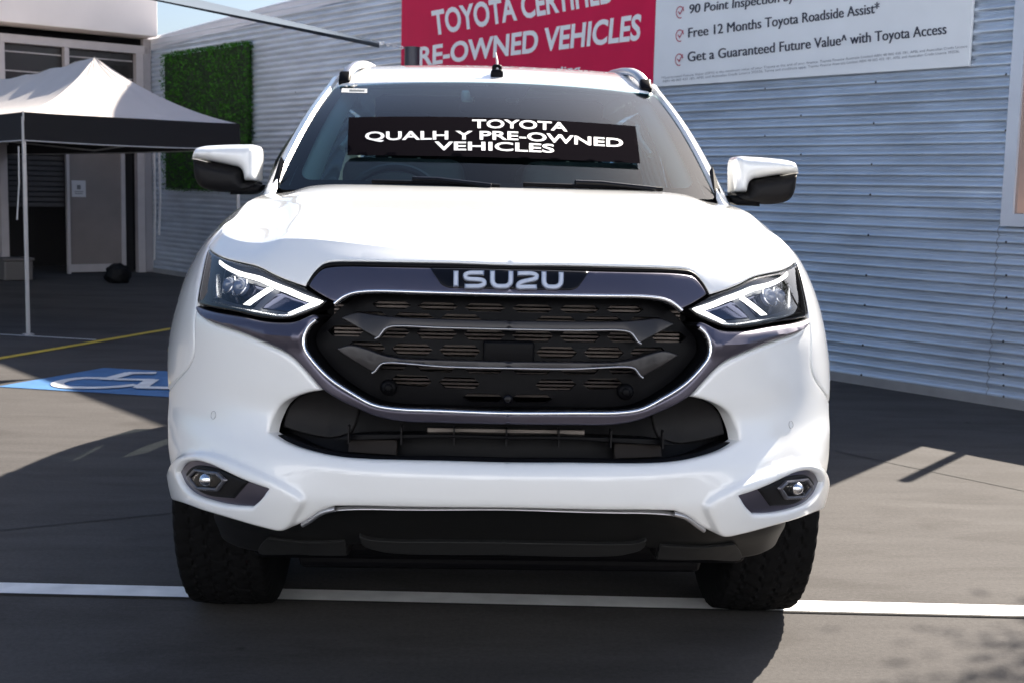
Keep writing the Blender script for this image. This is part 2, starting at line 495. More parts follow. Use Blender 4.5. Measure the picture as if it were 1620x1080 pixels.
# ================================================================== SETTING
def ground_material():
    M = bpy.data.materials.new('asphalt'); M.use_nodes = True; N = M.node_tree; b = N.nodes['Principled BSDF']
    tc = N.nodes.new('ShaderNodeTexCoord')
    def noise(sc, det, vec=None, rough=.55, dist=0.):
        n = N.nodes.new('ShaderNodeTexNoise'); n.inputs['Scale'].default_value = sc; n.inputs['Detail'].default_value = det
        n.inputs['Roughness'].default_value = rough; n.inputs['Distortion'].default_value = dist
        N.links.new(vec or tc.outputs['Object'], n.inputs['Vector']); return n.outputs[0]
    def ramp(src, p0, c0, p1, c1):
        r = N.nodes.new('ShaderNodeValToRGB'); e = r.color_ramp.elements
        e[0].position = p0; e[0].color = (*c0, 1); e[1].position = p1; e[1].color = (*c1, 1)
        N.links.new(src, r.inputs[0]); return r.outputs[0]
    def mix(a, c, f, mode='MULTIPLY'):
        x = N.nodes.new('ShaderNodeMix'); x.data_type = 'RGBA'; x.blend_type = mode; x.inputs[0].default_value = f
        N.links.new(a, x.inputs[6]); N.links.new(c, x.inputs[7]); return x.outputs[2]
    mp = N.nodes.new('ShaderNodeMapping'); mp.inputs['Scale'].default_value = (.55, 1.5, 1); mp.inputs['Rotation'].default_value = (0, 0, .25)
    N.links.new(tc.outputs['Object'], mp.inputs[0])
    base = ramp(noise(1.3, 6, mp.outputs[0], .6, .6), .3, (.076, .072, .071), .72, (.103, .098, .096))
    stain = ramp(noise(2.6, 5, mp.outputs[0], .5, 1.2), .36, (.80, .79, .78), .50, (1, 1, 1))
    fine = ramp(noise(70, 6, None, .7), .25, (.70, .70, .70), .75, (1.22, 1.22, 1.22))
    grit = ramp(noise(420, 2, None, .6), .3, (.70, .70, .70), .7, (1.22, 1.22, 1.22))
    vo = N.nodes.new('ShaderNodeTexVoronoi'); vo.inputs['Scale'].default_value = 3.1; N.links.new(tc.outputs['Object'], vo.inputs['Vector'])
    spot = ramp(vo.outputs['Distance'], .035, (.45, .44, .43), .075, (1, 1, 1))
    mp2 = N.nodes.new('ShaderNodeMapping'); mp2.inputs['Scale'].default_value = (.35, 3.2, 1); mp2.inputs['Rotation'].default_value = (0, 0, -.5); N.links.new(tc.outputs['Object'], mp2.inputs[0])
    smear = ramp(noise(2.2, 7, mp2.outputs[0], .65, .4), .36, (.86, .855, .85), .64, (1.04, 1.04, 1.04))
    base = mix(base, spot, .7); base = mix(base, smear, .8)
    c = mix(base, stain, .65); c = mix(c, fine, .8); c = mix(c, grit, .7)
    N.links.new(c, b.inputs['Base Color'])
    b.inputs['Roughness'].default_value = .9; inp(b, ['Specular IOR Level'], .12)
    bp = N.nodes.new('ShaderNodeBump'); bp.inputs['Strength'].default_value = .35; bp.inputs['Distance'].default_value = .004
    N.links.new(noise(160, 5, None, .7), bp.inputs['Height']); N.links.new(bp.outputs[0], b.inputs['Normal'])
    return M
g = obj('ground', [(-400, -400, 0), (400, -400, 0), (400, 400, 0), (-400, 400, 0)], [(0, 1, 2, 3)], ground_material())
tag(g, 'dark weathered asphalt forecourt', None, None, 'structure')

def paint_mat(name, col):
    return mat(name, col, .65, var=.14, vscale=9, bump=.1, bscale=200)
MPW = paint_mat('line_paint_white', (.80, .80, .80)); MPY = paint_mat('line_paint_yellow', (.62, .45, .05)); MPB = paint_mat('line_paint_blue', (.055, .17, .38))
MJOINT = mat('joint_dark', (.02, .02, .02), .9)
def sheet(name, P, M, z, label):
    P = np.array(P, float)[:, :2]
    o = obj(name, [(x, y, z) for x, y in P], [tuple(range(len(P)))], M)
    if o.data.polygons[0].normal.z < 0: o.data.flip_normals()
    return tag(o, label, None, None, 'structure')
def strip(name, a, b, wd, M, z, label, ext=(0, 0)):
    a = np.array(a[:2], float); b = np.array(b[:2], float); t = (b-a)/np.linalg.norm(b-a); n = np.array([-t[1], t[0]])*wd/2
    a = a-t*ext[0]; b = b+t*ext[1]
    return sheet(name, [a-n, b-n, b+n, a+n], M, z, label)
la, lb = ground(0, 930.5), ground(1620, 967)
strip('parking_line', la, lb, .098, MPW, .004, 'white painted parking line crossing under the front tyres', (3, 3))
nb = np.array([0, -.056])
strip('pavement_joint', la[:2]+nb, lb[:2]+nb, .012, MJOINT, .0045, 'dark thin joint along the near edge of the white line', (3, 3))
strip('pavement_joint', ground(0, 839), ground(268, 812), .007, MJOINT, .003, 'dark thin joint in the shaded asphalt left of the car', (4, 2.0))
strip('pavement_joint', ground(1405, 731), ground(1620, 776), .010, MJOINT, .003, 'dark thin joint in the sunlit asphalt right of the car', (.3, 1))
strip('yellow_line', ground(0, 567), ground(262, 522), .075, MPY, .004, 'yellow painted line in front of the gazebo', (2, 1.0))
strip('white_line', ground(-60, 526), ground(152, 538), .03, MPW, .0035, 'thin white line at the foot of the gazebo pole')
q0 = ground(0, 612); q1 = ground(165, 582); q3 = ground(262, 628)
ex = (q3-q0)/np.linalg.norm(q3-q0); ey = np.array([-ex[1], ex[0], 0]); hgt = (q1-q0) @ ey
wid = 1.35
q0 = q0-ex*.02
sheet('disabled_bay_patch', [q0, q0+ex*wid, q1+ex*wid, q1], MPB, .004, 'blue painted patch of the disabled parking bay')
# wheelchair emblem, in the patch's own frame (wheel opens towards the right, seat and leg above)
def emblem():
    mb = MB()
    def stroke(px, wd):
        P = [ground(*p)[:2] for p in px]; P = catmull(P, False, .03) if len(P) > 3 else [np.array(p) for p in P]
        for a, b in zip(P[:-1], P[1:]):
            t = (b-a)/max(np.linalg.norm(b-a), 1e-9); n = np.array([-t[1], t[0]])*wd/2; a2 = a-t*wd*.2; b2 = b+t*wd*.2
            zz = .006+.00015*(len(mb.f)+1)
            mb.add([(*(a2-n), zz), (*(b2-n), zz), (*(b2+n), zz), (*(a2+n), zz)], [(0, 1, 2, 3)])
    stroke([(170, 599), (130, 599), (103, 603), (91, 608), (100, 613), (135, 615), (180, 614), (212, 611)], .075)
    stroke([(168, 602), (205, 592), (243, 592)], .085)
    stroke([(185, 602), (240, 603)], .07)
    stroke([(240, 603), (222, 615), (275, 616)], .085)
    o = mb.build('wheelchair_symbol', MPW)
    tag(o, 'white wheelchair symbol on the blue patch', None, None, 'structure')
emblem()

# ------------------------------------------------------------------ corrugated shed wall
WA = np.array([3.21, 3.64, 0.]); WD = np.array([-.6046, .7965, 0.]); WN = np.array([-.7965, -.6046, 0.]); UZ = np.array([0, 0, 1.])
def wall_px(px, off=0.): return plane_pt(px, WA+WN*off, WN)
def wt(px):
    p = wall_px([px])[0]; return (p-WA) @ WD, p[2]
TC = (np.array([-4.41, 13.68, 0])-WA) @ WD
t1, h1 = wt((237, 62)); t2, h2 = wt((440, 7))
SLOPE = (h2-h1)/(t1-t2)
def wall_top(t): return min(h1+SLOPE*(TC-t), 3.50)
TJ = wt((1597, 200))[0]; SILL = wt((1590, 338))[1]
MZ = mat('zincalume_wall', (.65, .715, .80), .36, metal=.65, var=.12, vscale=2.2, bump=.12, bscale=5, stretch=(1, 1, 4))
MZF = mat('wall_trim_metal', (.66, .69, .76), .4, metal=.3, var=.05, vscale=3)
shed = thing('corrugated_shed', 'grey corrugated metal shed wall running behind the white car', 'building', WA)
PITCH = .0655
def corr(mb, ta, tb, z0, ztop, off=0., nt=24):
    ts = np.linspace(ta, tb, nt)
    zmax = max(ztop(t) for t in ts); zs = np.arange(z0, zmax+PITCH/8, PITCH/10)
    V = []; F = []
    for t in ts:
        zt = ztop(t)
        for z in zs:
            zz = min(z, zt); ph = 2*math.pi*z/PITCH
            d = .015*(2*((.5+.5*math.cos(ph))**.5)-1)+off+.0015*math.sin(t*2.1+z*3)*math.sin(t*.7-z)
            V.append(WA+WD*t+WN*d+UZ*zz)
    k = len(zs)
    for i in range(len(ts)-1):
        for j in range(k-1):
            if zs[j] >= max(ztop(ts[i]), ztop(ts[i+1])): continue
            F.append((i*k+j, i*k+j+1, (i+1)*k+j+1, (i+1)*k+j))
    mb.add(V, F)
mb = MB(); ZL = 1.31
corr(mb, TJ-.02, TC, .05, lambda t: ZL, 0., 40)
corr(mb, TJ-.02, TC, ZL-.02, wall_top, .004, 40)
o = mb.build('cladding', MZ, shed, True, 80)
mb = MB(); corr(mb, -6, TJ-.014, .05, lambda t: SILL-.03, .0025, 24); mb.build('cladding', MZ, shed, True, 80)
# flashing along the raked top, base strip
mb = MB()
for ta, tb in ((TJ-.02, 4.0), (4.0, 8.0), (8.0, TC+.05)):
    V = []
    for t in (ta, tb):
        zt = wall_top(t)
        for dz, dn in ((-.15, .016), (.0, .016), (.02, -.02), (.02, -.25)): V.append(WA+WD*t+WN*dn+UZ*(zt+dz))
    mb.add(V, [(i, i+1, i+5, i+4) for i in range(3)])
mb.build('flashing', MZF, shed)
MB().box(WA+WD*(TC-6)/2+WN*.012+UZ*.03, (TC+6, .03, .06), WD, WN, UZ).build('base_trim', mat('base_trim', (.30, .30, .31), .6, metal=.2, var=.1), shed)
# opening frame (mitred flat trim)
fw = abs(wt((1597, 300))[0]-wt((1607, 300))[0])+.015
FW = .075
fr = MB()
jl = TJ
fr.box(WA+WD*(jl-FW/2)+WN*.02+UZ*((SILL+3.48)/2), (FW, .022, 3.48-SILL+FW), WD, WN, UZ)
fr.box(WA+WD*((jl-6)/2)+WN*.0215+UZ*(SILL-FW/2), (jl+6, .022, FW), WD, WN, UZ)
fr.build('window_frame', MZF, shed)
rv = MB()
MREV = mat('window_reveal', (.42, .31, .27), .6)
rv.box(WA+WD*(jl-FW-.004)+WN*(-.07)+UZ*((SILL+3.48)/2), (.02, .16, 3.48-SILL-.004), WD, WN, UZ)
rv.box(WA+WD*((jl-6)/2-.05)+WN*(-.07)+UZ*(SILL-.012), (jl+5.9, .16, .02), WD, WN, UZ)
rv.build('window_reveal', MREV, shed)
# vertical sheet lap near the opening, screws
ts_ = wt((1575, 450))[0]; zz = np.arange(.06, SILL-.05, PITCH/10)
sm = [WA+WD*(ts_+.004*math.sin(z*9))+WN*(.015*(2*((.5+.5*math.cos(2*math.pi*z/PITCH))**.5)-1)+.003)+UZ*z for z in zz]
MB().tube(sm, .0016, 5).build('sheet_lap', mat('lap_line', (.16, .17, .20), .7), shed, True)  # thin dark line along the sheet edge
# screws
MSCR = mat('screw_head', (.02, .02, .022), .5)
sc0 = MB().ellip((0, 0, 0), (.0075, .0075, .0075), 8, 6).build('screw', MSCR, shed, True, 80)
scp = []
for x0, ys in ((1388, (130, 203, 255, 305, 377, 428, 478, 546, 595)), (1594, (121, 200, 257, 383, 438, 478, 495)), (1590, (532, 571, 590, 608, 628)), (1270, (112, 180, 240)), (470, (150, 210, 260)), (1213, (145, 210))):
    for y in ys:
        t, z = wt((x0-(y-130)*.05 if x0 == 1388 else x0, y))
        z = round((z-.0)/PITCH)*PITCH
        scp.append(WA+WD*t+WN*.0155+UZ*z)
for i, p in enumerate(scp):
    s_ = sc0 if i == 0 else sc0.copy()
    if i: COL.objects.link(s_)
    s_.location = Vector(p)
    s_.parent = shed; s_.matrix_parent_inverse = Matrix.Translation(shed.location).inverted()
# shed roof behind the parapet
V = []
for t in (TC, 1.5):
    V += [WA+WD*t+UZ*(wall_top(t)-.12)-WN*.02, WA+WD*t-WN*7+UZ*(wall_top(t)-.75)]
obj('roof', V, [(0, 1, 3, 2)], MZF, shed)
obj('end_wall', [WA+WD*1.5-WN*.03, WA+WD*1.5-WN*7, WA+WD*1.5-WN*7+UZ*2.6, WA+WD*1.5-WN*.03+UZ*3.3], [(0, 1, 2, 3)], mat('end_wall', (.25, .24, .24), .7), shed)
# unseen box added above the frame to throw shade on the gazebo canopy
tb_ = wt((478, 0))[0]
MB().box(WA+WD*(tb_-1.25)-WN*.62+UZ*3.6, (2.3, 1.1, 1.15), WD, WN, UZ, .02).build('shade_box', MZF, shed)
# yard behind the opening: fence added as dark backdrop, low enough for the sun
fo = WA-WN*1.75
fence = thing('backdrop_fence', 'dark brown board fence added behind the low wall, standing in for the dark interior', 'fence', fo+WD*(-2.5))
MBRD = mat('dark_fence_boards', (.035, .024, .02), .8, var=.3, vscale=6, stretch=(8, 8, 1))
mb = MB()
k = 0; t = -7.0
while t < 1.4:
    mb.box(fo+WD*(t+.065)+WN*(.004 if k % 2 else 0)+UZ*1.22, (.128, .02, 2.42+.01*math.sin(k*3)), WD, WN, UZ); t += .132; k += 1
mb.build('boards', MBRD, fence)
mb = MB()
for z in (.4, 2.1): mb.box(fo+WD*(-2.8)-WN*.035+UZ*z, (8.4, .045, .09), WD, WN, UZ)
mb.build('rail', MBRD, fence)
yp = WA-WN*.16+WD*(TJ-.30)
o = MB().box(yp+UZ*.95, (.05, .05, 1.90), WD, WN, UZ, .006).build('steel_post', mat('dark_post', (.05, .05, .055), .5, metal=.4))
tag(o, 'dark steel post just behind the low wall at the right edge', 'post')

# ------------------------------------------------------------------ signs on the wall
SOFF = .045
def sign_panel(name, x0, x1, yref, zb, zt, M, parent):
    ta = wt((x0, yref))[0]; tb = wt((x1, yref))[0]
    return MB().box(WA+WD*(ta+tb)/2+WN*(SOFF-.014)+UZ*(zb+zt)/2, (abs(ta-tb), .024, zt-zb), WD, WN, UZ, .003).build('panel', M, parent)
def sign_text(name, s, quad, M, parent, bold=0., spacing=1., off=SOFF+.0015):
    # one line of print
    P, F = text_px(s, quad, bold, spacing); W = wall_px(P, off)
    if M is MTXD:                                # heavier strokes: the same glyphs thrice, a hair apart
        n = len(W); F0 = list(F)
        for k, dx in ((1, .45), (2, -.45)):
            W = np.concatenate([W, wall_px(P+np.array([dx, 0]), off+.0003*k)]); F = F+[tuple(i+n*k for i in f) for f in F0]
    return obj(name, W, F, M, parent)
zb = wt((1036, 139))[1]
MRED = mat('sign_red', (.66, .010, .075), .5, spec=.2, var=.06, vscale=3)
MSWH = mat('sign_white', (.84, .87, .90), .5, coat=.1, var=.03, vscale=3)
MTXW = mat('sign_text_white', (.90, .90, .92), .5); MTXD = mat('sign_text_dark', (.03, .035, .06), .5); MTXR = mat('sign_tick_red', (.45, .02, .06), .5)
MTXG = mat('sign_text_grey', (.22, .24, .28), .6)
red = thing('red_sign', 'large red sign with white capital lettering on the corrugated wall', 'sign', wall_px([(840, 120)])[0])
sign_panel('panel', 640, 1039.5, 100, zb, 3.44, MRED, red)
sign_text('lettering', 'TOYOTA CERTIFIED', [(686, 57), (972, 4), (968, -36), (682, 18)], MTXW, red, .03, 1.0)
sign_text('lettering', 'PRE-OWNED VEHICLES', [(644, 108), (1012, 64), (1016, 22), (644, 78)], MTXW, red, .03, 1.0)
sign_text('lettering', 'feeling', [(859, 121), (918, 115), (918, 103), (859, 109)], MTXW, red, .02)
whs = thing('white_sign', 'white sign with ticked dark lines of text, right of the red sign', 'sign', wall_px([(1290, 100)])[0])
sign_panel('panel', 1040.5, 1539, 100, zb, 3.44, MSWH, whs)
sign_text('lettering', '90 Point Inspection by', [(1090, 22), (1256, 1), (1257, -14), (1091, 8)], MTXD, whs, 0.)
sign_text('lettering', 'Free 12 Months Toyota Roadside Assist*', [(1089, 60), (1391, 20.5), (1391, 4.5), (1089, 45)], MTXD, whs, 0.)
sign_text('lettering', 'Get a Guaranteed Future Value^ with Toyota Access', [(1088, 98), (1497, 54), (1497, 37.5), (1088, 83)], MTXD, whs, 0.)
sign_text('lettering', '^Guaranteed Future Value (GFV) is the minimum value of your Toyota at the end of your finance. Toyota Finance Australia Limited ABN 48 002 435 181, AFSL and Australian Credit Licence', [(1046, 125.5), (1530, 75.5), (1530, 71.5), (1046, 122)], MTXG, whs)
sign_text('lettering', 'ABN 48 002 435 181, AFSL and Australian Credit Licence 392536. Terms and conditions apply. Toyota Finance Australia Limited ABN 48 002 435 181, AFSL and Australian Credit Licence 392536.', [(1048, 131), (1518, 83.5), (1518, 79.5), (1048, 127.5)], MTXG, whs)
for cx, cy in ((1076, 20), (1075.5, 57), (1074.5, 95)):
    mb = MB()
    def stroke(px, wd):
        W = wall_px(px, SOFF+.002)
        for a, b in zip(W[:-1], W[1:]):
            t = (b-a)/np.linalg.norm(b-a); n = np.cross(t, WN)*wd/2; a = a+WN*.0001*len(mb.f); b = b+WN*.0001*len(mb.f)
            mb.add([a-n-t*wd*.3, b-n+t*wd*.3, b+n+t*wd*.3, a+n-t*wd*.3], [(0, 1, 2, 3)])
    stroke([(cx+6*math.cos(a), cy+9*math.sin(a)-(6*math.cos(a))*.1) for a in np.linspace(-.2, -5.0, 22)[::-1]], .007)
    stroke([(cx-2.5, cy-1), (cx, cy+3), (cx+5.5, cy-8)], .008)
    mb.build('tick_mark', MTXR, whs)

# ------------------------------------------------------------------ artificial hedge panel
ta, za = wt((265, 91)); tb, zb_ = wt((401, 66)); _, zc_ = wt((265, 300))
hz1 = (za+zb_)/2; hz0 = zc_
hedge = thing('hedge_panel', 'square artificial green hedge panel hung on the corrugated wall', 'hedge panel', WA+WD*(ta+tb)/2+UZ*hz0)
MB().box(WA+WD*(ta+tb)/2+WN*.03+UZ*(hz0+hz1)/2, (ta-tb-.04, .04, hz1-hz0-.04), WD, WN, UZ).build('backing', mat('hedge_backing', (.008, .02, .008), .9), hedge)
MLEAF = mat('hedge_leaves', (.036, .125, .015), .7, spec=.1, var=.55, vscale=14, detail=3)
mb = MB()
for i in range(9000):
    t = random.uniform(tb-.01, ta+.01); z = random.uniform(hz0-.01, hz1+.01)
    lump = .03*math.sin(t*9+z*4)*math.sin(z*11-t*3)
    if i % 6 == 0: t = (tb+.0*t) if i % 12 else t; z = z if i % 12 else hz1-.02*random.random()
    c = WA+WD*t+UZ*z+WN*((.055 if i % 6 else 0)+random.random()*(.05 if i % 6 else .1)+lump*.5)
    up = UZ*random.uniform(-.5, 1)+WD*random.uniform(-1, 1)+WN*random.uniform(.1, .8); up /= np.linalg.norm(up)
    sd = np.cross(up, WN+np.array([random.uniform(-.6, .6) for _ in range(3)])); sd /= np.linalg.norm(sd)
    L = random.uniform(.022, .045); B = L*.22
    mb.add([c, c+up*L*.5+sd*B, c+up*L, c+up*L*.5-sd*B], [(0, 1, 2, 3)])
mb.build('foliage', MLEAF, hedge)

# ------------------------------------------------------------------ shopfront building at the left
CN = WA+WD*TC; LD = np.array([-.7965, -.6046, 0]); FN = np.array([.6046, -.7965, 0])
def fpt(px, off=0.): return plane_pt(px, CN+FN*off, FN)
def fsz(px, off=0.):
    p = fpt([px], off)[0]; return (p-CN) @ LD, p[2]
def fbox(mb, x0, y0, x1, y1, d0, d1, z0=None, z1=None, s0=None, s1=None, bev=0.):
    a = fsz(((x0+x1)/2, y1)); b = fsz(((x0+x1)/2, y0)); l = fsz((x0, (y0+y1)/2)); r = fsz((x1, (y0+y1)/2))
    za = a[1] if z0 is None else z0; zb = b[1] if z1 is None else z1; sl = l[0] if s0 is None else s0; sr = r[0] if s1 is None else s1
    mb.box(CN+LD*(sl+sr)/2+FN*(d0+d1)/2+UZ*(za+zb)/2, (abs(sl-sr), abs(d1-d0), zb-za), LD, FN, UZ, bev); return sl, sr, za, zb
shop = thing('shopfront_building', 'pale shopfront with a deep cream fascia, louvres and a dark doorway at the left', 'building', CN+LD*1.5)
MCRM = mat('cream_fascia', (.82, .74, .70), .7, var=.04, vscale=2, bump=.05)
MFRM = mat('aluminium_frame', (.48, .44, .44), .5, metal=.2, var=.05)
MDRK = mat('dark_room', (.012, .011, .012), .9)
MSLT = mat('shutter_slats', (.05, .046, .048), .6, var=.1)
MDOOR = mat('door_panel', (.20, .17, .16), .55, var=.1, vscale=3)
zf = fsz((110, 50))[1]
s_r = fsz((249, 30), .35)[0]
mb = MB(); mb.box(CN+LD*(s_r+9)/2+FN*.1+UZ*(zf+.75), (9-s_r, .5, 1.5), LD, FN, UZ, .01); mb.build('fascia', MCRM, shop)
# frame
mb = MB()
zr0 = fsz((110, 77))[1]; zr1 = fsz((110, 64))[1]
mb.box(CN+LD*4.6+FN*.05+UZ*(zr0+zr1)/2, (9.1, .10, zr1-zr0), LD, FN, UZ)
def post(x0, x1, z0, z1, d=.10):
    a = fsz((x0, 200))[0]; b = fsz((x1, 200))[0]
    mb.box(CN+LD*(a+b)/2+FN*d/2+UZ*(z0+z1)/2, (abs(a-b), d+.004, z1-z0), LD, FN, UZ)
zmid = fsz((110, 228))[1]
post(212, 223, 0, zr0-.002); post(100, 107, zmid, zr0-.002); post(-6, 6, 0, zr0-.002)
mb.box(CN+LD*4.6+FN*.052+UZ*zmid, (9.0, .09, .09), LD, FN, UZ)
mb.build('frame', MFRM, shop)
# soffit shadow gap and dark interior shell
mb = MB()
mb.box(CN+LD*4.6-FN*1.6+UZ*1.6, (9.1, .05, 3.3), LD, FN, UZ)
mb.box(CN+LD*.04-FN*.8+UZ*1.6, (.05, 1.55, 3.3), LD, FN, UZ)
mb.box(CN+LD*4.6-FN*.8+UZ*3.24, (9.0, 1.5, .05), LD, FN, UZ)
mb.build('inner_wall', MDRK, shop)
# louvre panes
for x0, x1, n in ((7, 99, 4), (108, 211, 6)):
    mb = MB(); a = fsz((x0, 200))[0]; b = fsz((x1, 200))[0]
    mb.box(CN+LD*(a+b)/2-FN*.03+UZ*(zmid+zr0)/2, (abs(a-b), .012, zr0-zmid), LD, FN, UZ)
    pn = mb.build('window', mat('louvre_pane', (.02, .018, .018), .25), shop)
    mb = MB()
    zz = zr0-.10
    while zz > zmid+.05:
        mb.box(CN+LD*(a+b)/2+FN*.0+UZ*zz, (abs(a-b)-.01, .03, .014), LD, FN, UZ); zz -= .235
    mb.build('louvre', MFRM, pn)
# roller shutter half down, door
mb = MB(); a = fsz((6, 200))[0]; b = fsz((104, 200))[0]; zz = zmid-.06; zend = fsz((50, 330))[1]
while zz > zend:
    mb.box(CN+LD*(a+b)/2-FN*.10+UZ*zz, (abs(a-b), .03, .055), LD, FN, UZ, .008); zz -= .066
mb.build('shutter', MSLT, shop)
mb = MB(); fbox(mb, 107, 236, 192, 432, -.02, .03, z0=.02, z1=zmid-.05); dr = mb.build('door', MDOOR, shop)
mb = MB(); fbox(mb, 104, 236, 108.5, 432, .0, .06, z0=0, z1=zmid-.05); fbox(mb, 190, 236, 196, 432, .0, .06, z0=0, z1=zmid-.05); fbox(mb, 109, 429, 190, 434, .03, .055, z0=.02, z1=.12); mb.build('door_frame', MFRM, dr)
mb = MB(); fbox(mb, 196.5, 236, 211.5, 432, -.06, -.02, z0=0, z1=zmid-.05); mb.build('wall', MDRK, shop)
mb = MB(); fbox(mb, 224, 100, 237, 430, .0, .10, z0=0, z1=zf-.01, bev=.02); mb.build('downpipe', mat('downpipe', (.30, .28, .29), .5, var=.05), shop)
# notice on the door
nz = thing('paper_notice', 'white paper notice taped to the brown door', 'notice', fpt([(123, 312)], .035)[0])
mb = MB(); fbox(mb, 112, 286, 134, 312, .032, .036); mb.build('sheet', mat('paper', (.55, .54, .56), .7), nz)
mb = MB(); fbox(mb, 120, 293, 126, 300, .037, .0385); fbox(mb, 116, 303, 130, 304.2, .037, .0385); fbox(mb, 117, 306, 129, 307.2, .037, .0385); mb.build('print', mat('print', (.15, .15, .16), .7), nz)
# things by the doorway
def lump(c, r, M, name, seed):
    rng = random.Random(seed); bm = bmesh.new(); bmesh.ops.create_icosphere(bm, subdivisions=4, radius=1)
    from mathutils import noise
    for v in bm.verts:
        k = 1+.22*noise.noise(v.co*2.2+Vector((seed, 0, 0)))+.08*noise.noise(v.co*7)
        v.co = Vector((c[0]+v.co.x*r[0]*k, c[1]+v.co.y*r[1]*k, max(0.003, c[2]+v.co.z*r[2]*k)))
    me = bpy.data.meshes.new(name); bm.to_mesh(me); bm.free(); me.materials.append(M); me.polygons.foreach_set('use_smooth', [True]*len(me.polygons))
    return link(bpy.data.objects.new(name, me))
gp = ground(186, 448)
tag(lump((gp[0], gp[1], .09), (.15, .13, .14), mat('bin_bag', (.004, .004, .005), .6, spec=.2), 'rubbish_bag', 3), 'black filled rubbish bag beside the brown door', 'bag')
gp = ground(24, 443)
bx = thing('storage_box', 'pale plastic storage box inside the dark doorway', 'box', gp)
MBX = mat('box_plastic', (.12, .11, .105), .5)
MB().box(gp+UZ*.12, (.34, .3, .24), LD, FN, UZ, .02).build('body', MBX, bx); MB().box(gp+UZ*.255, (.37, .33, .03), LD, FN, UZ, .01).build('lid', MBX, bx)

# ------------------------------------------------------------------ gazebo
GA = ground(45, 530); GB = GA+np.array([1.46, 1.10, 0]); u = GB-GA; GW = np.linalg.norm(u); pr = np.array([-u[1], u[0], 0])/GW
ezA = at_y(35, 179, GA[1])[2]; ezB = at_y(378, 196, GB[1])[2]
EZ = (ezA+ezB)/2
PK = (GA+GB)/2+pr*GW/2; PZ = at_y(147, 91, PK[1])[2]
RL = 4.6; PK2 = PK+pr*RL; GD = GA+pr*(GW+RL); GC = GB+pr*(GW+RL)
gz = thing('gazebo', 'pop up gazebo with a pale peaked canopy and black valance', 'gazebo', (GA+GB+GC+GD)/4)
MCAN = mat('canopy_fabric', (.57, .53, .51), .8, bump=.25, bscale=9, var=.04, vscale=4)
MVAL = mat('black_valance', (.008, .008, .011), .8)
MPOL = mat('white_pole', (.52, .51, .52), .45, metal=.3)
def can_patch(mb, P00, P10, P01, P11, n=28, sag=.10, wr=.012, ridge=False):
    """P00-P10 eave, P01-P11 upper edge"""
    V = []; F = []
    for j in range(n+1):
        v = j/n
        for i in range(n+1):
            q = i/n
            p = (P00*(1-q)+P10*q)*(1-v)+(P01*(1-q)+P11*q)*v
            s = -sag*4*v*(1-v)*.8-sag*.6*math.sin(math.pi*q)*v*(1.0 if ridge else 0)
            s += wr*math.sin(q*38+v*5+3*math.sin(v*6))*v**2*(.6+.4*math.sin(q*11))*(1-.6*v if not ridge else 1)
            V.append(p+UZ*s)
    for j in range(n):
        for i in range(n):
            a = j*(n+1)+i; F.append((a, a+1, a+n+2, a+n+1))
    mb.add(V, F)
e = lambda p: np.array([p[0], p[1], EZ]); pk = np.array([PK[0], PK[1], PZ]); pk2 = np.array([PK2[0], PK2[1], PZ])
mb = MB()
can_patch(mb, e(GA), e(GB), pk, pk, sag=.10)
can_patch(mb, e(GD), e(GA), pk2, pk, sag=.10, ridge=True)
can_patch(mb, e(GB), e(GC), pk, pk2, sag=.10, ridge=True)
can_patch(mb, e(GC), e(GD), pk2, pk2, sag=.10)
mb.build('canopy', MCAN, gz, True, 50)
VH = .215
mb = MB(); tr = MB()
for a, b in ((GA, GB), (GB, GC), (GC, GD), (GD, GA)):
    n = 16; V = []; nn = np.array([(b-a)[1], -(b-a)[0], 0])/np.linalg.norm(b-a)
    lo = []
    for i in range(n+1):
        q = i/n; p = a*(1-q)+b*q; wv = nn*(.012+.006*math.sin(q*17))
        dz = -.012*math.sin(math.pi*q)
        V += [p+wv*.4+UZ*(EZ+.004+dz), p+wv+UZ*(EZ-VH+dz)]; lo.append(p+wv*1.05+UZ*(EZ-VH+dz))
    mb.add(V, [(2*i, 2*i+1, 2*i+3, 2*i+2) for i in range(n)])
    tr.tube(lo, .006, 6)
vl = mb.build('valance', MVAL, gz, True, 60); tr.build('hem', MPOL, vl, True)
mb = MB(); mb.tube([e(GA)+UZ*.01, e(GA)-UZ*VH], .008, 6); mb.build('corner_seam', MPOL, vl)
for p in (GA, GB, GC, GD):
    inn = ((GA+GB+GC+GD)/4-p); inn = inn/np.linalg.norm(inn)*.02
    m_ = MB(); m_.box(p+inn+UZ*(EZ-.02)/2, (.027, .027, EZ-.04), u/GW, pr, UZ, .004); m_.box(p+inn+UZ*.004, (.07, .07, .008), u/GW, pr, UZ); lg = m_.build('leg', MPOL, gz)
for p, q in ((GA, GB), (GB, GC), (GA, GD), (GC, GD)):
    m_ = MB(); L = [(p*(1-f)+q*f)+UZ*z for f, z in ((.02, EZ-.06), (.5, EZ-.20), (.98, EZ-.06))]; cc = (GA+GB+GC+GD)/4; L = [l+((cc-l)*[1, 1, 0])/np.linalg.norm((cc-l)[:2])*.06 for l in L]; m_.tube(L, .009, 6); m_.build('brace', MPOL, gz)
for (x, y0, y1, Y) in ((29.5, 232, 348, GA[1]), (244, 240, 412, 11.5), (252, 240, 372, 11.5)):
    pa = at_y(x, y0, Y); pb = at_y(x-2.5 if x < 200 else x, y1, Y); m_ = MB().tube([pa, (pa+pb)/2+np.array([.01, 0, 0]), pb], .006 if Y < 9 else .013, 6); m_.build('strap', MPOL, gz)

